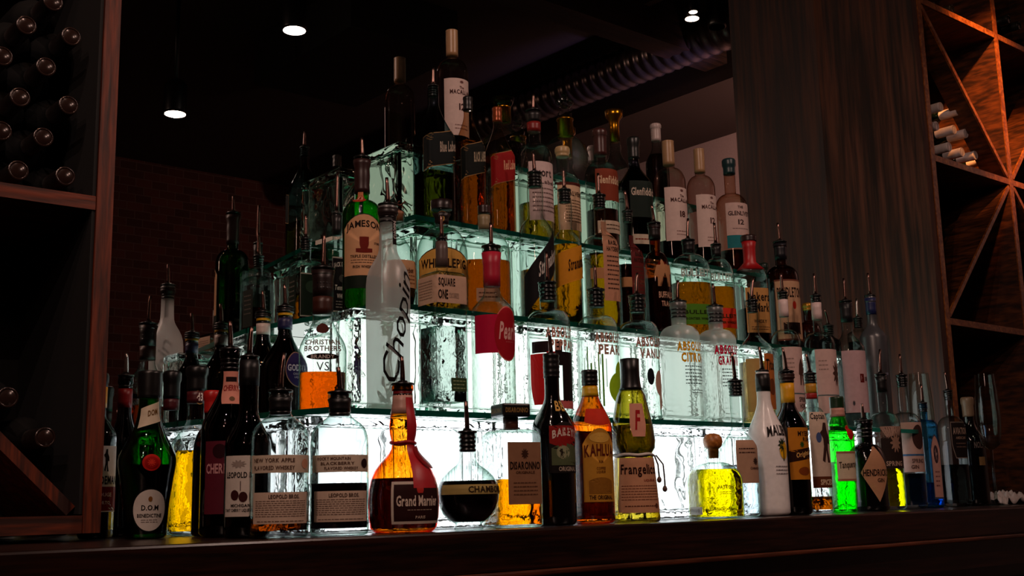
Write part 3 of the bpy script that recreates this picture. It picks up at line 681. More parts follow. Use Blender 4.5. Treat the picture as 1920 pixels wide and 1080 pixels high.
# ---- counter row, left to right
B('port_wine_bottle', 'dark wine bottle with white and red label partly behind the left rack upright', 190, 705, 68, -0.24, ZC, std(0.62, 0.76, 0.36, 's'), BLACKG, f=20,
  labels=[('label', 0.05, 0.16, 0.56, 2.0, 'e6e0dc', 'rect', [('#fig', .05, .28, .16, .34, INK), ('SANDEMAN', 0, -.02, .92, .13, INK), ('#rect', 0, -.3, 1.0, .36, '7a1420'), ('APEROROUGE'[5:], 0, -.24, .5, .06, 'e0c8c0'), ('PORTO', 0, -.36, .4, .05, 'e0c8c0')])],
  neck=[('neck_label', 0.80, 0.93, 'd89a10')], group=GC, cap=capsule(0.07, '101010'))
B('liqueur_bottle', 'dark bottle with red neck band and bent steel spout beside the left rack', 236, 706, 62, -0.16, ZC, std(0.55, 0.78, 0.42, 's'), DKBROWN, ('2a1006', .5), neck=[('neck_label', .80, .92, '8a1418')], sp=(237, 662), group=GC, spmat=STEEL)
B('herbal_liqueur_bottle', 'dark green bottle with round white label, red wax seal and slanted neck paper', 282, 702, 112, -0.34, ZC,
  [(0, .62, 2, 1), (.005, .70, 2, 1), (.02, .73, 2, 1), (.2, .80, 2, 1), (.36, .92, 2, 1), (.44, .995, 2, 1), (.47, 1.0, 2, 1), (.50, .97, 2, 1), (.56, .80, 2, 1), (.62, .62, 2, 1), (.68, .48, 2, 1), (.74, .40, 2, 1), (.80, .37, 2, 1), (.88, .36, 2, 1), (.90, .40, 2, 1), (.97, .40, 2, 1), (1, .37, 2, 1)],
  glass('3aa83a', 0.02), ('0a3c0c', .44), f=8, labels=[
   ('label', 0.02, .045, .29, 1.12, 'd9cfc4', 'oval', [('D.O.M', 0, .06, .5, .13, INK), ('BENEDICTINE', 0, -.13, .74, .09, INK), ('#oval', 0, .27, .12, .13, '8a5a28')]+PRINT(2, 0, -.26, .5, .1, '6a5a50'), {'border': '0a0a0a', 'bw': 1.1, 'bh': 1.08}),
   ('wax_seal', 0.0, .40, .50, .62, 'c02018', 'oval', [('#oval', 0, 0, .72, .72, 'a01410'), ('#plant', 0, 0, .45, .5, 'd83a28')]),
   ('neck_paper', 0.0, .66, .83, .72, 'cdbfa6', 'slant', [('DOM', .1, .08, .45, .22, '6a4a20', {'tilt': .3})])],
  cap=capsule(.15, '0c0a0a', ribs=0), group='liqueur bottles at the left end of the counter', cat='bottle')
B('tequila_bottle', 'clear bottle with tall black cap and dark red band behind the green one', 323, 701, 62, -0.155, ZC, std(0.50, .66, .46, 's'), CLEAR, ('c8a80c', .30), neck=[('neck_label', .77, .84, '4a1018')], cap=capsule(.16, '0b0a0b', .0015), group=GC)
B('liqueur_bottle', 'clear bottle with yellow liquid, black cap and a 43 on the neck', 370, 692, 98, -0.275, ZC, std(.50, .70, .36, 's', base=.85), CLEAR, ('f0c008', .50), f=2,
  labels=[('neck_emblem', .12, .785, .865, .34, '171010', 'oval', [('43', 0, 0, .7, .62, 'e8e0d8')], {'border': 'b89050', 'bw': 1.2, 'bh': 1.15})], neck=[('neck_label', .79, .86, '4a1018')], cap=capsule(.135, '0a090a', .0015), group=GC)
B('amaretto_bottle', 'amber bottle with red cap half hidden behind the cherry liqueur bottle', 398, 738, 68, -0.352, ZC, std(.55, .76, .40, 'round'), glass('8a3a0a', .02), ('6a2806', .62), f=30, labels=[('label', .3, .12, .55, 1.2, '1c1210', 'rect', [], {'border': 'c8a070'})], cap=capsule(.14, 'b01c18'), group=GC)
B('cherry_liqueur_bottle', 'maroon bottle with pink cherry neck paper and tall spout', 432, 657, 104, -0.435, ZC, std(.56, .82, .34, 's'), glass('3a0a0c', .02), ('200406', .8), f=8,
  labels=[('label', -.3, .12, .50, 1.5, '5a1a28', 'rect', [('CHERRY', -.1, .12, .7, .14, 'c89090'), ('#oval', -.1, .36, .35, .2, '2a0810')]),
          ('neck_label', .02, .70, .88, .66, 'd08a78', 'shield', [('CHERRY', 0, -.02, .86, .18, '8a2828', {'arc': .02}), ('#rect', 0, .26, .6, .14, '1a0c0c'), ('#oval', 0, -.34, .3, .14, '6a5038')])], sp=(431, 602), group=GC)
B('cherry_liqueur_bottle', 'black necked dark green bottle, cream label with two cherries', 468, 671, 88, -.525, ZC, std(.50, .70, .42, 's', lip=1.0), glass('182408', .02), ('0a0a04', .66), f=3,
  labels=[('label', -.45, .115, .445, 1.42, 'cfc2b6', 'rect', [('LEOPOLD B', 0, .18, .82, .10, INK), ('#plant', 0, .36, .5, .14, '9a8a80'), ('#oval', -.1, -.15, .26, .17, '3a1414'), ('#oval', .16, -.18, .26, .17, '3a1414'), ('#rect', .08, .0, .02, .16, '3a1414', {}), ('MICHIGAN', .08, -.32, .6, .055, INK), ('TART CHERRY LIQUEUR', 0, -.40, .9, .06, INK)])],
  neck=[('neck_wrap', .84, .985, '0a090a')], sp=(472, 612), group=GC)
WPR = [(0, .88, 2, 1), (.006, .95, 2, 1), (.03, 1, 2, 1), (.2, 1, 2, 1), (.4, 1, 2, 1), (.62, 1, 2, 1), (.68, .985, 2, 1), (.72, .94, 2, 1), (.755, .86, 2, 1), (.785, .72, 2, 1), (.81, .55, 2, 1), (.83, .42, 2, 1), (.85, .37, 2, 1), (.88, .35, 2, 1), (.95, .36, 2, 1), (.955, .40, 2, 1), (.99, .40, 2, 1), (1, .37, 2, 1)]
for (x, y, ww, lq, lvl, tx, fr, sx, sy, lb) in ((526, 735, 112, 'b86414', .13, ('NEW YORK APPLE', 'FLAVORED WHISKEY'), 'c89070', 533, 662, 'clear round shouldered flavoured whiskey bottle nearly empty, amber dregs, cream bands'),
                            (637, 738, 110, '180c10', .36, ('ROCKY MOUNTAIN', 'BLACKBERRY', 'FLAVORED WHISKEY'), '2a1414', 634, 688, 'clear round shouldered bottle one third full of near black liquid, cream bands')):
    t3 = [(t, -.12+.06*(k if len(tx) == 3 else 0), (.2-.42*k) if len(tx) == 2 else (.28-.28*k), .62 if len(tx) == 2 else .5, .24 if len(tx) == 2 else .18, '5a4034') for k, t in enumerate(tx)]
    B('flavored_whiskey_bottle', lb, x, y, ww, YC-.025, ZC, WPR, CLEAR, (lq, lvl, .05), f=4, labels=[
      ('upper_label', 0, .435, .555, 2.35, 'c8b49e', 'rect', t3+[('#oval', .38, 0, .14, .55, fr)]),
      ('lower_label', 0, .095, .305, 2.1, 'c8ad98', 'rect', [('LEOPOLD BROS.', .05, .36, .5, .13, '4a342a')]+PRINT(8, 0, -.02, .88, .55, '6a5044')+PRINT(1, 0, -.42, .8, .07, '5a4034'))],
      neck=[('neck_wrap', .865, .958, '0a090a')], sp=(sx, sy), group='pair of flavored whiskey bottles on the counter')
def gm_extra(root, wr):
    # ribbon down the neck, cord and wax seal
    V, F = patch(wr, .11*wr.W, .60*wr.H, .28*wr.W, .62*wr.H, 'rect', .0012, 14, 12); rb = mesh_obj('ribbon', V, F, flat('b01420', .4), root)
    pts = [(math.cos(t)*wr.W*.34, math.sin(t)*wr.W*.34, wr.H*.60+.001*math.sin(3*t)) for t in [2*math.pi*k/28 for k in range(29)]]
    V, F = tube(pts, .003, 8); mesh_obj('cord', V, F, flat('a01018', .4), rb)
    V, F = patch(wr, .42*wr.W, .50*wr.H, .5*wr.W, .16*wr.H, 'oval', .004, 5); sl = mesh_obj('wax_seal', V, F, flat('8a0c14', .3), rb)
GMP = [(0, .80, 2, 1), (.006, .86, 2, 1), (.03, .93, 2, 1), (.10, .985, 2, 1), (.2, 1, 2, 1), (.28, .98, 2, 1), (.35, .92, 2, 1), (.41, .82, 2, 1), (.46, .68, 2, 1), (.50, .52, 2, 1), (.53, .41, 2, 1), (.56, .335, 2, 1), (.60, .32, 2, 1), (.66, .38, 2, 1), (.72, .395, 2, 1), (.78, .36, 2, 1), (.84, .30, 2, 1), (.9, .27, 2, 1), (.955, .26, 2, 1), (.96, .31, 2, 1), (.99, .31, 2, 1), (1, .28, 2, 1)]
B('orange_liqueur_bottle', 'squat amber bottle with red ribbon, wax seal and dark framed label', 755, 722, 134, YC-.01, ZC, GMP, glass('f4c050', .02), ('4a1a04', .36), f=22,
  labels=[('label', .10, .075, .315, 1.5, '2a0e0c', 'rect', [('Grand Marnier', -.02, .05, .86, .30, 'cdb8a8'), ('#shield', 0, .36, .14, .2, 'b03028'), ('PARIS', 0, -.40, .2, .08, 'b8a090')]+PRINT(1, 0, -.2, .5, .06, 'a89080'), {'border': 'c8b8a8', 'bw': 1.1, 'bh': 1.16})],
  neck=[('neck_label', .80, .93, 'c09080'), ('neck_band', .93, .955, '7a1418')], sp=(753, 668), extra=gm_extra, group=GC)
CH = [(0, .44, 2, 1), (.004, .47, 2, 1), (.03, .47, 2, 1), (.045, .42, 2, 1), (.06, .42, 2, 1), (.075, .50, 2, 1), (.11, .66, 2, 1), (.16, .81, 2, 1), (.22, .92, 2, 1), (.30, .99, 2, 1), (.36, 1, 2, 1), (.42, .985, 2, 1), (.48, .93, 2, 1), (.54, .83, 2, 1), (.59, .69, 2, 1), (.63, .54, 2, 1), (.66, .40, 2, 1), (.69, .31, 2, 1), (.73, .27, 2, 1), (.90, .27, 2, 1), (.94, .30, 2, 1), (.99, .31, 2, 1), (1, .29, 2, 1)]
B('raspberry_liqueur_bottle', 'round clear globe bottle half full of black liqueur with gold band', 876, 812, 117, -.605, ZC, CH, CLEAR, ('14040a', .50, .08), f=30, neck=[],
  labels=[('gold_band', .0, .36, .46, 3.0, 'a08a50', 'rect', [('CHAMBORD', .08, 0, .5, .66, '2a1c0c')])], sp=(873, 752), group=GC)
def dis_cap(root, wr):
    W = wr.W; H = wr.H; c = box('cap', (-W*.62, -W*.62, H*.97), (W*.62, W*.62, H*1.09), flat('100e10', .3), root, .003)
    for rz in (0, 1):
        V, F = layout('DISARONNO', 1); hh = H*.045
        if rz == 0: vv = [(a*W*1.0, -W*.62-.0004, H*1.03+b*hh) for a, b in V]
        else: vv = [(-W*.62-.0004, -a*W*1.0, H*1.03+b*hh) for a, b in V]
        mesh_obj('lettering', vv, F, flat('8a6a38', .4), c, False)
    V, F = build_rings([(.86, .3, 2, 1), (.97, .3, 2, 1)], H, W*1.03); mesh_obj('neck_collar', V, F, flat('6a4030', .4), root)
B('amaretto_bottle', 'square clear bottle with amber liquid, brown label and wide square black cap', 957, 777, 113, YC-.015, ZC, std(.74, .86, .27, 'square', 7, 1, 1.1), RIBG, ('f0a808', .42), rot=15,
  labels=[('label', .12, .20, .74, 1.5, '8a6248', 'rect', [('DISARONNO', 0, .12, .88, .13, '1c0e08'), ('ORIGINALE', 0, .01, .55, .045, '4a2a1a'), ('#plant', 0, .31, .22, .18, '3a2014')]+PRINT(4, 0, -.25, .7, .25, '5a3a28'))], extra=dis_cap, group=GC)
B('irish_cream_bottle', 'black bottle with long ribbed black neck and curved landscape label', 1033, 668, 80, YC+.0, ZC, std(.56, .76, .36, 's', lip=1.0), BLACKG, f=22, labels=[
  ('label', .25, .30, .60, 1.7, '16100e', 'arch', [('#arch', 0, -.14, .86, .42, '50583c'), ('#oval', -.1, -.1, .4, .26, '8a8a6a'), ('#fig', -.15, -.12, .16, .2, '241c14'), ('#dip', 0, .25, .96, .34, '8a1c18'), ('BAILEYS', 0, .24, .8, .16, 'd8c8b8', {'arc': .06}), ('ORIGINAL', .05, -.42, .6, .09, 'a09080')]),
  ('emblem', .15, .66, .73, .6, None, 'oval', [('BB', 0, 0, .8, .9, 'd0a050')])], cap=capsule(.13, '0a0a0a', .0008, ribs=4), sp=(1029, 622), group=GC)
B('coffee_liqueur_bottle', 'brown bottle with yellow neck band and big arched yellow label', 1105, 699, 78, YC+.01, ZC, std(.62, .88, .36, 's', lip=1.0), glass('e0a040', .02), ('5a2c04', .60), f=18, labels=[
  ('label', .1, .14, .62, 1.75, 'b8812a', 'arch', [('KAHLUA', 0, .18, .9, .17, '5a1c0c', {'arc': .02}), ('RUM', 0, .04, .12, .04, '6a3a10'), ('COFFEE', 0, -.05, .26, .04, '6a3a10'), ('LIQUEUR', 0, -.10, .26, .04, '6a3a10'), ('#oval', 0, .37, .6, .14, 'd0a048'), ('THE ORIGINAL', 0, -.44, .7, .06, '3a1c08'), ('#arch', 0, -.28, .7, .22, '8a5a1c')]),
  ('shoulder_label', .1, .66, .75, 1.3, 'c83018', 'dip', [])], neck=[('neck_label', .84, .905, 'd8a810')], cap=capsule(.085, '0a0808', .0012, ribs=3), group=GC)
def frang_extra(root, wr):
    W, H = wr.W, wr.H
    pts = [(math.cos(t)*W*.80, math.sin(t)*W*.80, H*.435+.001*math.sin(5*t)) for t in [2*math.pi*k/28 for k in range(29)]]
    V, F = tube(pts, .0028, 8); c = mesh_obj('rope_belt', V, F, flat('d8ccc0', .7), root)
    for s_ in (0, .010):
        p = [(W*.78+s_*.3, -W*.38, H*.43), (W*.90+s_, -W*.42, H*.37), (W*.93+s_, -W*.42, H*.30), (W*.95+s_, -W*.42, H*(.25-s_*6))]
        V, F = tube(p, .0016, 8); mesh_obj('rope_end', V, F, flat('3a2820', .7), c)
        kn = lathe('knot', [(0, .001), (.002, .004), (.006, .0048), (.010, .003), (.012, .001)], flat('5a3c30', .6), c, 10); kn.location = (p[2][0], p[2][1], p[3][2])
B('hazelnut_liqueur_bottle', 'monk shaped olive bottle with rope belt, flaring skirt and black round cap', 1181, 695, 92, YC+.0, ZC,
  [(0, .93, 2, 1), (.005, .97, 2, 1), (.02, 1, 2, 1), (.1, .97, 2, 1), (.2, .93, 2, 1), (.3, .88, 2, 1), (.4, .84, 2, 1), (.425, .80, 2, 1), (.44, .76, 2, 1), (.455, .80, 2, 1), (.48, .90, 2, 1), (.53, .93, 2, 1), (.62, .86, 2, 1), (.7, .76, 2, 1), (.78, .66, 2, 1), (.835, .58, 2, 1), (.86, .50, 2, 1), (.88, .40, 2, 1), (.92, .36, 2, 1), (.97, .34, 2, 1), (1, .33, 2, 1)],
  glass('ccc068', .02), ('8a7a08', .63, .445), f=14, labels=[('lower_label', .04, .06, .415, 1.9, 'c08a68', 'rect', [('Frangelico', 0, .26, .9, .24, '2a1008'), ('LIQUEUR', .22, .08, .3, .05, '8a3a28'), ('#oval', .38, -.38, .1, .09, '5a3020')]+PRINT(6, 0, -.14, .85, .3, '7a4a34')+PRINT(1, 0, -.38, .7, .06, '5a3020')),
  ('chest_label', .04, .55, .77, .66, 'd09078', 'shield', [('F', 0, 0, .4, .6, '9a1418', {'sh': .2})])],
  cap=capsule(.13, '0c0a0b', .0022, over=.022), extra=frang_extra, group=GC)
def pat_extra(root, wr):
    W, H = wr.W, wr.H; c = lathe('cork_stopper', [(H*.86, W*.20), (H*.995, W*.22), (H*1.0, W*.26), (H*1.03, W*.34), (H*1.09, W*.39), (H*1.15, W*.37), (H*1.20, W*.27), (H*1.22, W*.1)], wood('8a4a14', 'c8803a', 40, .4, (1, 1, 1)), root)
B('tequila_bottle', 'short squat clear bottle of yellow tequila with round orange wooden stopper', 1337, 841, 106, YC+.005, ZC, std(.50, .80, .26, 'round', 5, .75, 1.25, .03), RIBG, ('f0dc08', .70), rot=25, labels=[
  ('label', .1, .12, .52, 1.1, None, 'rect', [('PATRON', 0, .3, .6, .14, '8a7a10')]+PRINT(2, 0, .1, .5, .14, '9a8a18')), ('strip_label', -1.35, .06, .17, .9, 'c8ccc4', 'rect', [('PATRON SILVER', 0, 0, .8, .4, '8a908c')])], extra=pat_extra, group=GC)
B('tequila_bottle', 'clear long necked bottle with tan label and clear liquid right of squat yellow one', 1378, 716, 68, YC+.015, ZC, std(.50, .66, .36, 's'), CLEAR, ('dfe6ee', .38), f=25, labels=[('label', .25, .245, .56, 1.7, 'b08a70', 'rect', [('CAMARENA', .2, -.16, .5, .06, '4a3028'), ('#plant', .2, 0, .26, .2, '3a2820')]+PRINT(2, -.1, .25, .6, .18, '4a3028'))], sp=(1371, 660), group=GC)
B('coconut_rum_bottle', 'opaque white rum bottle with black ribbed cap and palm tree print', 1429, 697, 74, YC+.02, ZC, std(.52, .80, .36, 's', lip=1.0), WHITE, f=26, labels=[('label', .25, .25, .62, 1.5, None, 'rect', [('MALIBU', .05, .36, .95, .2, INK, {'arc': .04}), ('#oval', .18, .02, .4, .32, 'e0a818'), ('#plant', .12, .12, .4, .28, '20301c'), ('#rect', .16, -.05, .05, .24, '241c10')]+PRINT(3, .1, -.34, .6, .2, '8a8080'))],
  neck=[('neck_wrap', .86, .985, '0c0a0a')], sp=(1423, 650), group=GC)
B('dark_rum_bottle', 'dark brown rum bottle with yellow neck label and orange diagonal label', 1474, 698, 66, YC+.025, ZC, std(.60, .78, .38, 's'), glass('2a1004', .02), ('140602', .55), f=24, labels=[
  ('label', .25, .24, .60, 1.6, 'b8741c', 'rect', [('MYERS', .15, .38, .6, .1, '241008'), ('RUM', .22, .27, .35, .08, '241008'), ('#slant', 0, -.02, 1.0, .3, '2a1208'), ('Original', .05, -.02, .6, .13, 'd8a860', {'tilt': .22}), ('#oval', .05, -.34, .5, .16, '7a3a10'), ('#plant', 0, .17, .2, .14, '2a4a1c')])],
  neck=[('neck_label', .78, .92, 'e0a010'), ('neck_band', .93, .985, '2a100a', 2)], sp=(1467, 653), group=GC)
B('spiced_rum_bottle', 'clear rum bottle with red gold neck, pictorial label and amber dregs', 1518, 702, 56, YC+.035, ZC, std(.58, .76, .38, 'round'), CLEAR, ('b87010', .12), f=22, labels=[
  ('label', .2, .26, .72, 1.7, 'c8b09c', 'rect', [('Captain', -.1, .42, .7, .13, INK), ('#fig', .15, .02, .5, .62, '3a2420'), ('#oval', -.15, .1, .22, .16, '40507a')]), ('lower_label', .2, .18, .26, 1.7, '5a2c18', 'rect', [('SPICED', .1, 0, .6, .5, 'd8c0a0')])],
  neck=[('neck_foil', .86, .93, 'b8841c'), ('neck_label', .82, .86, '9a1c14')], sp=(1511, 664), group=GC)
B('gin_bottle', 'bright green gin bottle with black cap and cream label', 1568, 748, 58, YC+.04, ZC, [(0, .78, 2, 1), (.01, .86, 2, 1), (.05, .88, 2, 1), (.3, .93, 2, 1), (.6, .99, 2, 1), (.68, 1, 2, 1), (.715, .9, 2, 1), (.73, .70, 2, 1), (.78, .66, 2, 1), (.83, .52, 2, 1), (.86, .46, 2, 1), (1, .44, 2, 1)],
  glass('50e858', .02), ('18f030', .44), f=20, labels=[('label', .15, .27, .53, 1.5, 'c8b498', 'rect', [('Tanqueray', .05, .02, .9, .3, '3a2c20', {'tilt': .08}), ('#rect', 0, .46, 1, .07, '9a6a50'), ('#rect', 0, -.46, 1, .07, '9a6a50')]), ('seal', .5, .63, .76, .6, 'b01418', 'oval', [])], neck=[('neck_label', .84, .92, 'c08a7a')], cap=capsule(.085, '0c2a10', .001), group=GC)
B('gin_bottle', 'squat black gin bottle with diamond tan label and thin spout', 1619, 790, 74, YC+.05, ZC, std(.52, .74, .40, 'round'), BLACKG, f=18, labels=[('label', .22, .1, .74, 1.75, 'b08060', 'diamond', [('HENDRICKS', .0, .0, .86, .12, '1c100c'), ('GIN', .1, -.13, .25, .07, '3a2418')])], sp=(1616, 757), group=GC)
B('gin_bottle', 'clear gin bottle with dark pictorial label and yellow liquid, black capsule', 1651, 703, 60, YC+.085, ZC, std(.62, .72, .32, 'round'), CLEAR2, ('e8e010', .30), f=22, labels=[('label', .1, .52, .78 if False else .76*.8, 1.6, 'a08070', 'rect', []), ('pictorial_label', .1, .30, .60, 1.6, '241814', 'rect', [('#plant', .1, .12, .5, .5, '8a6a58'), ('SPRING', 0, -.38, .7, .12, 'a88a78')])], neck=[('neck_wrap', .87, .985, '0c0b0c')], sp=(1650, 655), group=GC)
B('gin_bottle', 'clear gin bottle with blue tinted liquid and label with dark ball', 1690, 705, 60, YC+.115, ZC, std(.62, .72, .32, 'round'), CLEAR2, ('2a6a90', .26), f=22, labels=[('label', .1, .27, .64, 1.7, 'b09084', 'rect', [('#oval', .2, .2, .56, .5, '3a2420'), ('#rect', 0, -.16, 1, .04, '3a5a7a'), ('SPRING', .1, -.28, .5, .09, '4a3430'), ('GIN', -.05, -.40, .3, .08, '4a3430')])], sp=(1687, 664), group=GC)
B('gin_bottle', 'pale blue square gin bottle with tall narrow portrait label', 1730, 757, 50, YC+.12, ZC, std(.72, .84, .36, 'square', 5, 1), BLUE, ('40b0e8', .24), rot=20, labels=[('label', .2, .10, .68, 1.0, 'b08478', 'arch', [('#oval', 0, .2, .55, .3, '3a2c34'), ('#fig', 0, .2, .3, .2, 'b09088')]+PRINT(4, 0, -.2, .5, .3, '6a4040'), {'border': '3a4458', 'bw': 1.14})], sp=(1727, 721), group=GC)
B('gin_bottle', 'clear flat shouldered gin bottle with black framed dark label at the right end', 1777, 734, 54, YC+.14, ZC, std(.66, .78, .30, 'round', 3, .8), CLEAR2, ('8a9a98', .36), rot=22, labels=[('label', .15, .42, .72, 1.5, '1c1412', 'shield', [('AVIATION', 0, .26, .84, .2, 'a08878'), ('AMERICAN', 0, .06, .6, .08, '8a7060')]+PRINT(2, 0, -.15, .6, .2, '6a5448'), {'border': '7a6a60'})], sp=(1771, 698), group=GC)
B('gin_bottle', 'nearly black bottle with tan foil neck, last at the right end of the counter', 1813, 748, 54, YC+.15, ZC, std(.60, .78, .40, 's'), BLACKG, f=24, labels=[('label', .3, .32, .62, 1.3, None, 'rect', [('NOLETS', 0, .3, .8, .2, '6a5a54'), ('#rect', 0, -.2, .4, .26, '8a6a44')])], cap=capsule(.17, '8a7058', .001), group=GC)
# ---- lowest glass shelf
B('brandy_bottle', 'clear brandy bottle with amber lower quarter and brown capsule, first on the lowest shelf', 606, 505, 90, -0.375, Z1, std(.42, .66, .42, 's', 3, .85), CLEAR, ('e07808', .27, .02), f=4, labels=[
  ('label', -.05, .26, .63, 1.7, None, 'rect', [('#oval', 0, .34, .30, .2, '4a201a'), ('THE', 0, .17, .14, .035, '6a5a54'), ('CHRISTIAN', .0, .07, .9, .1, '7a706c'), ('BROTHERS', .0, -.05, .9, .1, '7a706c'), ('#oval', 0, -.2, .8, .12, '140c0a'), ('BRANDY', 0, -.2, .56, .07, 'b8b0a8'), ('VS', .0, -.38, .3, .16, '1c1614', {'b': 0})])],
  neck=[('neck_label', .68, .80, '3a180e'), ('neck_wrap', .80, .985, '1c0c0a')], sp=(608, 438), group=GA)
for (x, y, Y_, ww, sx, sy, nc, lb, lab) in ((535, 577, -.20, 88, 533, 533, '20204a', 'dark brown chocolate liqueur bottle with blue neck and purple oval label', 'p'), (494, 587, -.09, 84, 492, 545, 'c8b8b0', 'dark brown chocolate liqueur bottle with white neck band beside the mirror', 'n')):
    B('chocolate_liqueur_bottle', lb, x, y, ww, Y_, Z1, std(.45, .78, .30, 's', base=.8), DKAMB, ('100402', .4), f=24, labels=[('label', .25, .28, .58, 1.2, '241a4a', 'oval', [('GODIVA', -.05, .04, .8, .2, 'b8b0c0'), ('CHOCOLATE', 0, -.14, .5, .07, '9890a0'), ('LIQUEUR', 0, -.24, .4, .07, '9890a0')], {'border': '8a6a58'})] if lab == 'p' else [],
      neck=[('neck_label', .80, .90, nc), ('yellow_band', .925, .95, 'd8a010'), ('lip_band', .955, .99, '0c0a0a', 1)], sp=(sx, sy), group=GA)
CHP = [(0, .80, 2, 1), (.004, .88, 2, 1), (.02, .95, 2, 1), (.1, .96, 2, 1), (.3, .98, 2, 1), (.5, 1, 2, 1), (.6, .995, 2, 1), (.64, .96, 2, 1), (.675, .87, 2, 1), (.70, .76, 2, 1), (.72, .65, 2, 1), (.74, .54, 2, 1), (.76, .45, 2, 1), (.78, .41, 2, 1), (.82, .39, 2, 1), (.95, .37, 2, 1), (.955, .43, 2, 1), (.99, .43, 2, 1), (1, .38, 2, 1)]
B('vodka_bottle', 'tall frosted white vodka bottle with black script running up its side', 727, 386, 84, -0.459, Z1, CHP, FROST, None, f=22, labels=[
  ('label', .05, .16, .60, 1.3, None, 'rect', [('Chopin', .14, .03, .3, .3, '0c0a0a', {'rot': 79, 'len': .195, 'ht': .042, 'sh': .35, 'b': 0})]),
  ('lower_print', .1, .05, .18, 1.2, None, 'rect', [('GLUTEN', 0, .38, .28, .09, '6a7074'), ('FREE', 0, .22, .2, .09, '6a7074'), ('FAMILY', .15, -.05, .4, .1, '3a4044')]+PRINT(3, .1, -.35, .5, .3, '8a9094')),
  ('neck_label', .2, .80, .945, .26, '140e10', 'rect', [('CHOPIN', 0, 0, .5, .5, 'c8c0bc', {'rot': 90, 'len': .032, 'ht': .007})])], neck=[('neck_band', .945, .985, '241a1a', 2)], sp=(725, 333), group=GA)
B('organic_vodka_bottle', 'square clear vodka bottle with grey capsule and tan label round its corner', 828, 449, 92, -0.452, Z1, std(.74, .80, .30, 'square', 9, 1, 1.0, base=.96), CLEAR, ('e8eeec', .48, .06), rot=4, labels=[
  ('label', -.9, .61, .77, 3.6, 'c09c84', 'rect', [('SQUARE', .15, .22, .28, .34, '241814'), ('ONE', .085, -.2, .16, .34, '241814'), ('CUCUMBER', .27, -.22, .17, .2, 'a08470')]+PRINT(7, -.28, 0, .36, .7, '8a6a58')),
  ('foot_label', .32, .115, .19, .95, '34482a', 'rect', PRINT(3, 0, 0, .8, .8, '8a9a70'))], neck=[('capsule', .84, .985, '5a4a44')], sp=(826, 403), group=GA)
B('flavored_vodka_bottle', 'clear vodka bottle with red neck sleeve and large round crimson script label', 921, 464, 82, -0.455, Z1, std(.60, .73, .38, 's'), RIBG, None, f=18, labels=[
  ('label', -.3, .35, .575, 1.9, 'b80c38', 'rect', []), ('round_label', .42, .31, .62, 1.35, '9c0c1c', 'oval', [('Pearl', .0, .05, .7, .34, 'd8a8a0', {'sh': .3})]+PRINT(1, .1, -.16, .4, .05, 'b05050'), {'border': 'd06a60', 'bw': 1.06, 'bh': 1.05})],
  neck=[('neck_sleeve', .76, .965, 'b01c34')], sp=(920, 418), group=GA)
ABS = std(.70, .80, .38, 'round', 2, 1, 1.12, .045)
def absolut(x, y, sx, sy, ww, nm, col, g_, lab, extra_items, Y_=-.45, lq=None):
    B('vodka_bottle', lab, x, y, ww, Y_, Z1, ABS, g_, lq, f=31, labels=[('front_print', .04, .30, .72, 1.6, None, 'rect', [('ABSOLUT', .05, .24, 1.0, .19, col, {'b': 2}), (nm, .12, .02, .92, .19, col, {'b': 2})]+extra_items),
      ('medallion', .52, .735, .785, .26, 'a8a09a', 'oval', [('#fig', 0, 0, .5, .6, '5a4a44')])], sp=(sx, sy), group='round shouldered vodka bottles on the lowest shelf')
absolut(1026, 532, 1024, 472, 82, 'PEPPAR', 'c08878', CLEAR, 'clear vodka bottle with brown letters and red and black painted bell pepper', [])
rt = [o for o in COL.objects if o.get('label', '').startswith('clear vodka bottle with brown letters')][0]
def deco(root, prof, ww, H_, items):
    P_ = root.location; 
def addprint(labstart, name, items):
    rt_ = [o for o in COL.objects if o.get('label', '').startswith(labstart)][0]; bd = [c for c in rt_.children if c.name.startswith('bottle_body')][0]
    co = np.array([v.co[:] for v in bd.data.vertices]); H_ = co[:, 2].max(); W_ = np.abs(co[:, :2]).max(); wr = Wrap(ABS, H_, W_)
    lettering(wr, 0, H_*.3, W_*2, H_*.6, items, .0009, rt_, name)
addprint('clear vodka bottle with brown letters', 'pepper_print', [('#shield', -.42, -.05, .7, .62, 'c81c1c'), ('#rect', -.22, .20, .22, .16, 'c81c1c'), ('#rect', -.05, .26, .18, .3, '180c10'), ('#rect', .34, -.02, .62, .60, '1c1014'), ('#rect', -.45, .34, .5, .14, '241418'), ('#rect', .3, -.36, .7, .1, 'd86a68')])
absolut(1117, 545, 1115, 498, 78, 'PEARS', 'b08878', CLEAR, 'clear vodka bottle with tan letters, green streaks and a lime green pear', [])
addprint('clear vodka bottle with tan letters, green', 'pear_print', [('#oval', .28, -.12, .62, .40, '9ccc20'), ('#oval', .36, .08, .36, .28, '9ccc20')]+[('#rect', -.62+.09*k, .02+.05*math.sin(k*2.3), .018+.012*(k % 3), .5+.2*math.sin(k*1.7), '5a9a28') for k in range(7)])
absolut(1194, 556, 1195, 512, 76, 'VANILIA', 'b08478', CLEAR, 'clear vodka bottle with rose brown letters and pale crossed petals', [])
addprint('clear vodka bottle with rose', 'vanilla_print', [('#oval', .3, -.02, .34, .34, 'c09a88', ), ('#slant', .42, -.20, .3, .36, 'cfb0a0'), ('#oval', .0, .06, .2, .22, '141a20')])
SCR = PRINT(6, .12, -.32, .72, .40, '3a4a4c')+PRINT(2, .2, -.64, .5, .10, '4a5a5c')
absolut(1271, 567, 1271, 526, 76, 'CITRON', 'e8a808', FROST2, 'frosted vodka bottle with yellow letters', SCR, lq=None)
absolut(1340, 576, 1336, 532, 74, 'GRAPEVINE', 'c8143c', FROST2, 'frosted vodka bottle with crimson letters', SCR, lq=None)
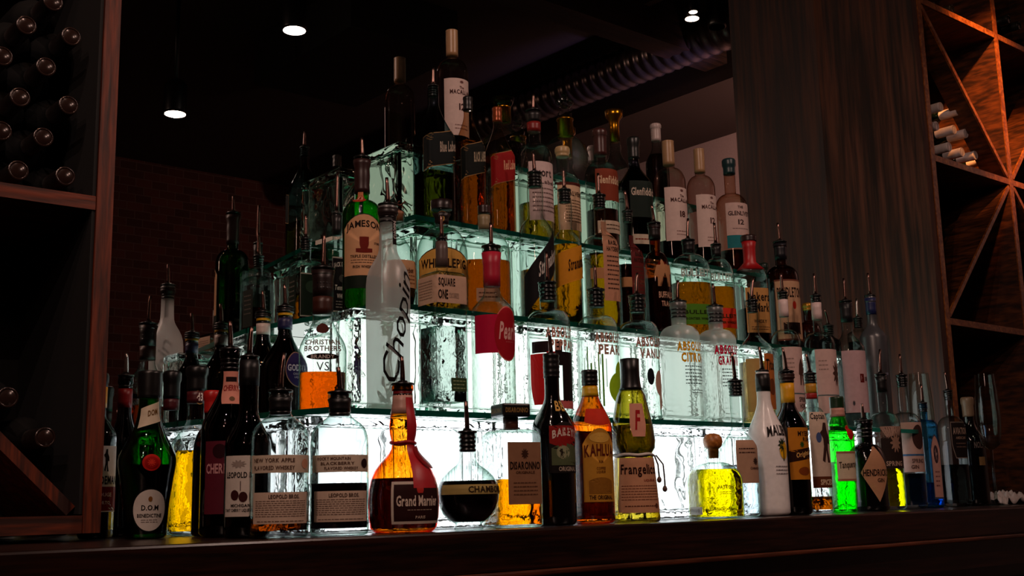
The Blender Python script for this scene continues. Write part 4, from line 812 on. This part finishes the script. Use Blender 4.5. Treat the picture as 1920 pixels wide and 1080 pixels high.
B('vodka_bottle', 'clear long necked vodka bottle with orange brown label and clear liquid', 1410, 565, 66, -.445, Z1, std(.60, .74, .30, 's'), CLEAR, ('b89a60', .50), f=26, labels=[('label', .55, .12, .56, 1.0, 'b0642c', 'rect', [('Titos', 0, .3, .8, .2, '1c1008', {'sh': .2}), ('#oval', 0, -.1, .6, .3, '6a3418')]), ('back_label', -.55, .1, .52, 1.0, 'b08a50', 'rect', [])], sp=(1413, 520), group=GA)
for (x, y, sx, sy, ww, lab, art, t1, t2, nk) in ((1467, 550, 1464, 512, 58, 'clear bottle with pale label showing a large honey bee', '#beast', 'SPRING', 'HONEY', 'd8c0bc'), (1529, 556, 1526, 513, 62, 'clear bottle with white neck label and snowflake like flower label', '#plant', 'SPRING', 'VODKA', 'd0b8b4')):
    B('vodka_bottle', lab, x, y, ww, -.445, Z1, std(.62, .72, .30, 'round'), CLEAR2, ('9aa8a4', .58), f=24, labels=[('label', .25, .10, .58, 1.9, 'c8a8a0', 'rect', [(art, .22, .12, .34, .42, '4a3028'), ('#rect', 0, -.22, 1.0, .02, '5a6a6a'), (t1, .2, -.31, .4, .08, '4a3834'), (t2, .2, -.41, .36, .08, '4a3834')]+PRINT(3, -.25, .25, .3, .2, '9a8078'))], neck=[('neck_label', .82, .95, nk)], sp=(sx, sy), group='small batch bottles on the lowest shelf')
B('vodka_bottle', 'clear bottle with pinkish label bearing a small dark red square', 1585, 566, 60, -.44, Z1, std(.62, .76, .36, 's'), CLEAR2, ('8a9694', .5), f=20, labels=[('label', .1, .12, .60, 1.9, 'b8989a', 'rect', [('#rect', .15, .05, .16, .14, '5a1410'), ('K', .15, .05, .08, .08, 'c0a0a0'), ('#plant', -.2, -.35, .1, .1, '3a3a40'), ('ONE', .34, .04, .16, .07, '3a2c30')])], neck=[('neck_wrap', .84, .985, '141216')], sp=(1582, 522), group=GA)
B('vodka_bottle', 'tall frosted grey vodka bottle with blue cap band, last on the lowest shelf', 1631, 556, 52, -.434, Z1, std(.68, .80, .36, 's'), frosted('8a8a90', .6), ('7a8088', .5), f=20, labels=[('front_print', .2, .3, .5, 1.2, None, 'rect', [('#swoosh', 0, 0, .8, .2, '6a6a78')])], neck=[('neck_wrap', .86, .985, '1c2450')], sp=(1627, 512), group=GA)
B('small_bottle', 'small bottle with black stopper standing behind the flower label bottle', 1553, 612, 44, -.30, Z2, std(.5, .7, .4, 's'), DKBROWN, ('140804', .4), sp=(1546, 580), group=GB)
B('small_bottle', 'clear bottle with black stopper and steel spout behind the pinkish label bottle', 1608, 598, 44, -.355, Z2, std(.6, .76, .36, 's'), CLEAR2, ('5a6060', .4), sp=(1606, 560), group=GB, spmat=STEEL)
# ---- second glass shelf
def jd(x, y, sx, sy, ww, Y_, lab, lcol, t, nk, lq, lev):
    B('tennessee_whiskey_bottle', lab, x, y, ww, Y_, Z2, std(.62, .74, .36, 'square', 6, 1), CLEAR2, (lq, lev), rot=6, labels=[('label', 0.05, .08, .56, 1.75, lcol, 'rect', t, {'border': '9a948c', 'bw': 1.03}), ('side_label', 1.95, .1, .56, 1.3, lcol, 'rect', PRINT(5, 0, .1, .7, .6, '9a948c')), ('side_label', -1.95, .1, .56, 1.3, lcol, 'rect', PRINT(5, 0, .1, .7, .6, '6a665c')), ('back_label', 4.0, .1, .56, 1.5, lcol, 'rect', PRINT(5, 0, .1, .7, .6, '9a948c'))], neck=[('neck_wrap', .80, .985, nk)] if nk else [], sp=(sx, sy), group='square whiskey bottles at the left of the second shelf')
jd(574, 450, 573, 402, 62, -.10, 'square clear whiskey bottle with dark green side label, nearest the mirror', '16241a', [('#oval', 0, .2, .6, .3, '2a4030')], None, 'c87808', .34)
jd(632, 402, 633, 322, 56, -.165, 'square whiskey bottle with black neck and black label lettered in white', '100e10', [('JACK DANIELS', 0, .34, .92, .12, 'b8b0a8', {'arc': .04}), ('#oval', 0, .12, .4, .16, '3a3836'), ('Tennessee', 0, -.06, .8, .1, 'b8b0a8', {'sh': .2}), ('WHISKEY', 0, -.22, .6, .09, 'b8b0a8')]+PRINT(3, 0, -.38, .7, .16, '8a847c'), '0c0a0c', '5a2406', .3)
B('irish_whiskey_bottle', 'bright green whiskey bottle with large arched cream label and dark neck', 679, 297, 74, -.27, Z2, std(.62, .72, .36, 'round'), GREEN, ('5a8a10', .26), f=6, labels=[
  ('label', 0, .22, .605, 2.3, 'c89870', 'arch', [('JAMESON', 0, .27, .84, .15, '1c120e', {'arc': .06}), ('#shield', 0, .03, .2, .2, '6a1c14'), ('#dip', 0, -.09, .36, .06, '6a1c14'), ('TRIPLE DISTILLED', 0, -.19, .62, .05, '241810'), ('IRISH WHISKEY', 0, -.36, .5, .05, '241810'), ('1780', .3, .03, .14, .04, '3a2820')]+PRINT(2, 0, -.27, .6, .08, '5a4030'), {'border': '14201a', 'bw': 1.03, 'bh': 1.03}),
  ('lower_band', 0, .14, .22, 2.4, '101c12', 'rect', []), ('neck_strip', -.12, .72, .86, .28, 'c07850', 'rect', []), ('neck_seal', -.12, .69, .75, .42, '9a2c20', 'oval', [('JJ', 0, 0, .5, .5, 'd09078')])], neck=[('neck_wrap', .77, .985, '2c1210', 2)], sp=(678, 258), group=GB)
def horse(root, wr):
    W, H = wr.W, wr.H; c = lathe('cork_stopper', [(H*.93, W*.24), (H*1.0, W*.27), (H*1.02, W*.30), (H*1.035, W*.18), (H*1.04, W*.05)], flat('8a5a3a', .5), root)
    s = W*.45; z0 = H*1.035; Vs = []; parts = []
    def tb(p, r): v, f = tube([(a*s, 0.0 if len(q) == 0 else q[0]*s, z0+b*s) for (a, b, *q) in p], [x*s for x in r], 8); parts.append((v, f, 0))
    tb([(-.6, .75), (-.2, .8), (.2, .8), (.45, .95)], [.14, .2, .18, .12]); tb([(.4, .9), (.62, 1.15), (.72, 1.3)], [.13, .10, .08]); tb([(.68, 1.3), (.95, 1.18)], [.10, .05])
    for (a, b, c_) in ((-.55, -.75, .06), (-.45, -.2, -.06), (.3, .7, .06), (.35, .5, -.06)): tb([(a, .7, c_), ((a+b)/2+.1, .4, c_), (b, .08, c_)], [.08, .05, .04])
    tb([(-.6, .8), (-.85, .75), (-1.0, .5)], [.06, .05, .03]); tb([(-.1, .9), (-.05, 1.25), (.15, 1.4)], [.12, .12, .09]); tb([(-.05, .05), (.05, .05)], [.3, .3])
    V, F, M = merge(parts); mesh_obj('horse_figure', V, F, flat('5a3024', .35, .7), c)
ROUND = [(0, .62, 2, 1), (.005, .72, 2, 1), (.04, .84, 2, 1), (.12, .94, 2, 1), (.22, .99, 2, 1), (.32, 1, 2, 1), (.42, .98, 2, 1), (.52, .91, 2, 1), (.60, .80, 2, 1), (.66, .65, 2, 1), (.71, .46, 2, 1), (.74, .34, 2, 1), (.78, .29, 2, 1), (.95, .28, 2, 1), (.96, .34, 2, 1), (.99, .34, 2, 1), (1, .3, 2, 1)]
B('bourbon_bottle', 'round bodied bourbon bottle with a small metal horse and jockey on its cork', 748, 402, 64, -.328, Z2, ROUND, CLEAR, ('3a1808', .36), f=10, labels=[('label', .1, .22, .50, 2.2, 'c0946c', 'rect', [('Bourbon', .1, .1, .4, .2, '5a3420', {'sh': .3, 'tilt': .15})]+PRINT(3, 0, -.2, .7, .4, '8a5a3c'))], extra=horse, group=GB)
WP = std(.50, .80, .24, 'round', 2, 1, 1.1, .05)
B('rye_whiskey_bottle', 'wide shouldered clear bottle with black cap numbered 10 and gold label', 828, 388, 96, -.36, Z2, [(r[0], r[1], r[2], r[3]) for r in std(.52, .80, .26, 'round', 2, 1, 1.35, .07)], CLEAR, ('c88a1c', .20), f=4, labels=[('label', 0, .12, .56, 2.3, 'c89848', 'arch', [('WHISTLEPIG', 0, .18, .86, .2, '241408'), ('- RYE -', 0, -.06, .3, .08, '3a2410'), ('WHISKEY', 0, -.2, .4, .08, '3a2410')], {'border': '3a2410', 'bw': 1.04, 'bh': 1.05}), ('neck_emblem', 0, .82, .935, .34, '140c0c', 'oval', [('10', 0, 0, .5, .5, 'c89a50')], {'border': '6a4a24', 'bw': 1.15, 'bh': 1.12})], neck=[('neck_label', .83, .925, '180e0c')], cap=capsule(.03, '1a0c0a', .0035, over=.012), group=GB)
B('bourbon_bottle', 'round shouldered flat bottle half full of amber whiskey with brown capped neck', 907, 390, 98, -.355, Z2, std(.55, .78, .22, 'round', 2.6, .7, 1.0), CLEAR, ('c0690c', .50), rot=30, labels=[('label', 0, .12, .24, .9, 'a07a60', 'rect', PRINT(2, 0, 0, .8, .6, '5a3a28')), ('emblem', 0, .56, .66, .35, None, 'oval', [('W', 0, 0, .6, .5, '8a9a94')])], neck=[('neck_sleeve', .80, .93, '8a7a5a')], cap=capsule(.05, '2a1410', .001), group=GB)
STR = [(0, .9, 2, 1), (.006, .97, 2, 1), (.02, 1, 2, 1), (.3, 1, 2, 1), (.55, 1, 2, 1), (.60, .97, 2, 1), (.64, .86, 2, 1), (.67, .68, 2, 1), (.69, .50, 2, 1), (.72, .42, 2, 1), (.80, .46, 2, 1), (.88, .47, 2, 1), (.94, .42, 2, 1), (.955, .36, 2, 1), (.96, .42, 2, 1), (.99, .42, 2, 1), (1, .36, 2, 1)]
for (x, y, ww, lc, tc, lq, lv, sx, sy, lb) in ((1002, 326, 66, '141214', 'c8c0b8', 'c8860c', .34, 999, 285, 'clear whiskey bottle with black diagonal sash label and long glass neck'), (1058, 358, 58, 'c8841c', '2a1408', 'd8920c', .585, 1056, 316, 'full amber whiskey bottle with orange diagonal label and long glass neck')):
    B('whiskey_bottle', lb, x, y, ww, -.36, Z2, STR, CLEAR, (lq, lv), f=20, labels=[('sash_label', .1, .02 if lc == '141214' else .26, .66 if lc == '141214' else .60, 2.5, lc, 'sash' if lc == '141214' else 'slant', [('Stranahans', .14, .09 if lc == '141214' else .05, .56, .15 if lc == '141214' else .26, tc, {'tilt': .9 if lc == '141214' else .35, 'sh': .2})])], sp=(sx, sy), group='pair of whiskey bottles with diagonal labels')
for (x, y, ww, lc, sx, sy, lq, lb) in ((1123, 368, 66, 'b88468', 1121, 325, 'c8980c', 'bourbon bottle wearing a pale beige paper bib'), (1176, 398, 54, '5a1a18', 1171, 357, '3a1408', 'bourbon bottle wearing a dark red paper bib')):
    B('bourbon_bottle', lb, x, y, ww, -.36, Z2, std(.62, .70, .34, 'round', 3, .8), CLEAR, (lq, .55), rot=12, labels=[('bib_label', .25, .20, .80, 1.25, lc, 'rect', [('BASIL', .05, .22, .5, .06, '2a1810'), ('HAYDENS', .05, .14, .7, .06, '2a1810'), ('#plant', .05, .32, .16, .08, '2a1810')]+PRINT(8, .05, -.15, .7, .45, '4a3024')), ('belt', 0, .36, .44, 2.4, 'a87850', 'rect', [])], sp=(sx, sy), group='pair of bourbon bottles with paper bibs')
B('bourbon_bottle', 'dark amber bourbon bottle with pale buffalo drawing on its curve', 1226, 420, 56, -.355, Z2, std(.50, .74, .38, 'round'), glass('c07840', .02), ('4a1804', .5), f=24, labels=[('animal_print', .2, .42, .66, 1.5, 'a87850', BEAST, []), ('front_print', .25, .18, .40, 1.3, None, 'rect', [('BUFFALO', 0, .25, .85, .26, 'b89078'), ('TRACE', 0, -.1, .6, .22, 'b89078')])], neck=[('neck_wrap', .86, .985, '140e0c')], sp=(1221, 384), group=GB)
for (x, y, ww, lc, sx, sy, lb) in ((1290, 452, 80, '4a7a1c', 1290, 410, 'round shouldered whiskey bottle with lime green label band'), (1342, 460, 62, 'c8301c', 1339, 418, 'round shouldered whiskey bottle with orange red label band')):
    B('bourbon_bottle', lb, x, y, ww, -.345, Z2, std(.66, .86, .28, 'round', 2.6, .8), CLEAR, ('b8740c', .56), f=22, labels=[('label', .1, .14, .34, 2.2, lc, 'rect', [('BULLEIT', 0, .1, .7, .2, '1c2408'), ('FRONTIER WHISKEY', 0, -.22, .7, .12, '1c2408')]), ('raised_print', 0, .60, .70, 1.6, None, 'rect', [('BULLEIT', 0, 0, .9, .8, 'a8b8b0')])], neck=[('neck_wrap', .88, .985, '0c0a0c')], sp=(sx, sy), group='pair of frontier whiskey bottles')
B('bourbon_bottle', 'bourbon bottle dipped in red wax with a cream printed label', 1403, 445, 62, -.34, Z2, std(.60, .74, .40, 'round', 4, .85), CLEAR2, ('5a2c0c', .34), rot=26, labels=[('label', .1, .12, .52, 1.9, 'b8864c', 'rect', [('Makers', 0, .3, .86, .2, '1c120c'), ('Mark', .12, .06, .55, .2, '1c120c'), ('WHISKY', 0, -.25, .5, .08, '3a2818')]+PRINT(2, 0, -.4, .7, .1, '5a4028'))], neck=[('red_wax', .70, .97, 'a81418', 1)], cap=capsule(.04, '241010', .003), group=GB)
B('whisky_bottle', 'dark whisky bottle with black cap and cream label with a red mark', 1462, 455, 62, -.33, Z2, std(.66, .78, .36, 'round'), glass('b88868', .02), ('3a1408', .62), f=22, labels=[('label', .1, .10, .62, 1.9, 'b89070', 'rect', [('PENDLETON', 0, .3, .9, .18, '241410'), ('#oval', .1, .08, .14, .14, 'a02818'), ('#rect', .0, -.32, .6, .2, '241410')], {'border': '6a3828'})], neck=[('neck_wrap', .84, .985, '101018')], sp=(1458, 418), group=GB)
B('whiskey_bottle', 'small amber bottle with golden ring handle behind the white necked bottles', 1514, 572, 46, -.22, Z2, std(.5, .7, .4, 'round'), glass('c87818', .02), ('a85a0c', .5), cap=capsule(.1, 'c88a30', .001, .3, .6), group=GB)
B('whiskey_bottle', 'green glass bottle top peeking out behind the red waxed bottle', 1431, 497, 40, -.18, Z2, std(.6, .76, .4, 's'), glass('2a6a50', .02), ('1c4a38', .5), cap=capsule(.1, '0c2018', .001), group=GB)
# ---- third glass shelf
JW = std(.62, .86, .34, 'slope', 8, 1, 1.0, base=.97)
def jw(x, y, ww, g_, lq, lv, lc, tc, text, lab, cap, sp_, rot_=2):
    B('blended_whisky_bottle', lab, x, y, ww, -.262, Z3, JW, g_, (lq, lv), rot=rot_, labels=[('slant_label', -.05, .36, .68, 2.85, lc, 'slant', [(text, .14, .06, .42, .24, tc, {'tilt': .2})]+[], {'border': '8a6a40', 'bw': 1.02, 'bh': 1.05})], cap=cap, sp=sp_, group='square whisky bottles with slanted labels')
jw(812, 163, 80, SMOKE, 'b0a030', .36, '0e1414', 'a89888', 'Blue Label', 'square bluish glass whisky bottle with black slanted label and steel spout', None, (812, 127))
jw(877, 186, 62, glass('ecdcc8', .02), 'd08628', .66, '0e120e', 'a89880', 'BLACK LABEL', 'square amber whisky bottle with black cap and black slanted label', capsule(.09, '0c0a0a', .001, ribs=2), None)
jw(932, 206, 62, glass('ecdcc8', .02), 'd48c2c', .62, '8a1414', 'd8a080', 'Red Label', 'square amber whisky bottle with copper cap and red slanted label', capsule(.10, '8a4018', .001, .3, .4, ribs=2), None)
SCOT = std(.62, .74, .38, 'round')
def scotch(x, y, ww, lab, g_, lq, lv, lcol, items, Y_=-.255, f=22, z=Z3, **kw):
    l = [('label', .2, kw.pop('l0', .14), kw.pop('l1', .58), 1.9, lcol, 'rect', items)]+kw.pop('more', [])
    B('single_malt_whisky_bottle', lab, x, y, ww, Y_, z, kw.pop('prof', SCOT), g_, (lq, lv), f=f, labels=l, group=kw.pop('group', GT), **kw)
scotch(1000, 209, 66, 'clear whisky bottle with white label, red neck band and dark spout', CLEAR2, 'c8a414', .28, 'c8b0ac', [('wort', -.05, .3, .6, .13, '3a2c2c'), ('Laphroaig Label'[10:], .1, .15, .5, .07, '5a4444')]+PRINT(6, 0, -.15, .8, .45, '7a6460'), neck=[('neck_label', .84, .91, '7a1814'), ('neck_wrap', .91, .985, '0c0a0c')], sp=(1000, 176))
scotch(1054, 280, 62, 'pale bulbous necked whisky bottle with yellow cork cap and cream label', CLEAR2, 'c89a3c', .4, 'c8a888', [('BALVENIE', .12, .26, .7, .1, '3a2818'), ('#rect', 0, .47, 1, .06, '4a1c14')]+PRINT(8, .1, -.1, .7, .5, '6a5038'), l1=.62, cap=capsule(.08, 'b09468', .001))
scotch(1124, 247, 62, 'rounded whisky bottle with dark red brown cap and rust coloured label', CLEAR2, '5a2c10', .34, '7a3420', [('Glenfiddich', 0, .15, .9, .26, 'd0b090')], l0=.40, l1=.66, cap=capsule(.20, '3c1814', .001), more=[('lower_label', .2, .14, .24, 1.8, 'c8b098', 'rect', PRINT(2, 0, 0, .8, .6, '5a4030'))])
scotch(1187, 262, 64, 'dark green triangular whisky bottle with black cap', DKGREEN, '0c1c08', .6, '14201a', [('Glenfiddich', 0, .2, .9, .22, 'b8a898')], l0=.32, l1=.62, cap=capsule(.17, '0c100e', .001), prof=std(.60, .78, .36, 's', 3), more=[('lower_label', .2, .10, .18, 1.8, 'b8a894', 'rect', PRINT(1, 0, 0, .8, .4, '7a2c1c'))])
def mac(x, y, ww, num, lab, Y_, z, f_=22):
    scotch(x, y, ww, lab, glass('f0e6e0', .015), '2c0c08', .18 if num == '18' else .2, 'c8b0a8', [('MACALLAN', .1, .26, .8, .08, '3a1c18'), (num, .1, .0, .22, .12, '3a1c18'), ('The', .1, .34, .16, .05, '5a3430'), ('#plant', .1, .44, .16, .06, '6a4440')]+PRINT(2, .1, -.35, .5, .12, '8a6a64'), Y_=Y_, z=z, f=f_, l0=.17, l1=.60, cap=capsule(.19, 'a07c58', .001, over=.002), prof=std(.66, .78, .36, 'round', lip=1.0), group='whisky bottles with tan capsules')
mac(1252, 267, 60, '18', 'tan capped whisky bottle with plain white label marked 18', -.255, Z3)
mac(1310, 282, 54, '12', 'tan capped whisky bottle marked 12 near the right end', -.255, Z3)
scotch(1366, 302, 60, 'whisky bottle with dark green cap, white label marked 12 and teal band', glass('eee0d4', .015), '7a3c14', .2, 'c0a49c', [('THE', 0, .36, .2, .08, '3a2828'), ('GLENLIVET', 0, .17, .84, .14, '3a2828'), ('12', 0, -.1, .22, .16, '3a2828')]+PRINT(1, 0, -.3, .6, .06, '6a5454'), l0=.32, l1=.60, cap=capsule(.12, '0c2c30', .001), more=[('teal_band', .2, .21, .32, 1.9, '1c6a70', 'rect', [('#oval', .25, .3, .3, .7, 'a86040')])], prof=std(.58, .70, .36, 'round'))
# ---- topmost shelf
mac(847, 60, 60, '12', 'tan capped whisky bottle marked 12, tallest of all at the top', -.105, Z4, 12)
def stopper(pts, mat, name='stopper'):
    def fn(root, wr): lathe(name, [(wr.H*a, wr.W*b) for a, b in pts], mat, root)
    return fn
GOLDM = flat('b8801c', .25, 1.0)
DEC = [(0, .55, 2, 1), (.01, .62, 2, 1), (.05, .7, 2, 1), (.2, .86, 2, 1), (.4, .98, 2, 1), (.5, 1, 2, 1), (.62, .9, 2, 1), (.72, .66, 2, 1), (.80, .42, 2, 1), (.86, .32, 2, 1), (1, .30, 2, 1)]
B('crystal_decanter', 'cognac decanter with flared green gold stopper behind the square amber bottles', 944, 225, 84, -.10, Z4, DEC, CRYST, ('4a1c0c', .5), extra=lambda r_, w_: (lathe('gold_collar', [(w_.H*.94, w_.W*.34), (w_.H*1.22, w_.W*.33), (w_.H*1.23, w_.W*.36)], GOLDM, r_), lathe('stopper', [(w_.H*1.235, w_.W*.28), (w_.H*1.28, w_.W*.42), (w_.H*1.40, w_.W*.52), (w_.H*1.41, w_.W*.3)], glass('d0dc80', .02), r_)), group='crystal decanters on the topmost shelf')
def fleur(root, wr):
    W, H = wr.W, wr.H; c = lathe('gold_collar', [(H*.90, W*.34), (H*1.20, W*.33), (H*1.21, W*.37), (H*1.235, W*.37)], GOLDM, root)
    s = lathe('stopper_stem', [(H*1.24, W*.14), (H*1.27, W*.28), (H*1.33, W*.31), (H*1.38, W*.18), (H*1.42, W*.2), (H*1.45, W*.28)], CRYST, root)
    for (a, b, r_) in ((0, 1.62, .17), (-.26, 1.54, .14), (.26, 1.54, .14), (0, 1.50, .2), (-.12, 1.58, .12), (.12, 1.58, .12), (0, 1.70, .1)):
        k = lathe('stopper_lobe', [(-r_*W, .0005)]+[(r_*W*math.sin(t), r_*W*math.cos(t)) for t in [-1.3, -.8, -.4, 0, .4, .8, 1.3]]+[(r_*W, .0005)], CRYST, s, 14); k.location = (a*W, 0, H*b)
B('crystal_decanter', 'broad crystal cognac decanter with gold collar and fleur shaped glass stopper', 1060, 248, 88, -.09, Z4, [(0, .6, 2, .7), (.02, .8, 2, .6), (.1, .95, 2.4, .5), (.3, 1, 2.4, .45), (.55, 1, 2.4, .45), (.75, .85, 2.2, .5), (.86, .6, 2, .6), (.92, .36, 2, .9), (1, .31, 2, 1)], CRYST, None, f=10, extra=fleur, group='crystal decanters on the topmost shelf')
B('crystal_decanter', 'slim necked decanter with golden disc stopper right of the broad one', 1152, 240, 54, -.09, Z4, [(0, .7, 2, 1), (.02, .8, 2, 1), (.2, .98, 2, 1), (.3, 1, 2, 1), (.45, .85, 2, 1), (.58, .5, 2, 1), (.66, .38, 2, 1), (.72, .42, 2, 1), (.8, .34, 2, 1), (1, .3, 2, 1)], CRYST, ('c8a070', .2), extra=lambda r_, w_: lathe('stopper', [(w_.H*.80, w_.W*.36), (w_.H*1.02, w_.W*.34), (w_.H*1.10, w_.W*.38), (w_.H*1.16, w_.W*.62), (w_.H*1.24, w_.W*.64), (w_.H*1.26, w_.W*.3)], GOLDM, r_), group='crystal decanters on the topmost shelf')
B('single_malt_whisky_bottle', 'whisky bottle with pale silver capsule and dark amber neck near the mirror', 1229, 236, 44, -.12, Z4, std(.5, .72, .4, 's'), CLEAR2, ('3a1206', .62), cap=capsule(.2, 'b09c98', .001), group=GU)
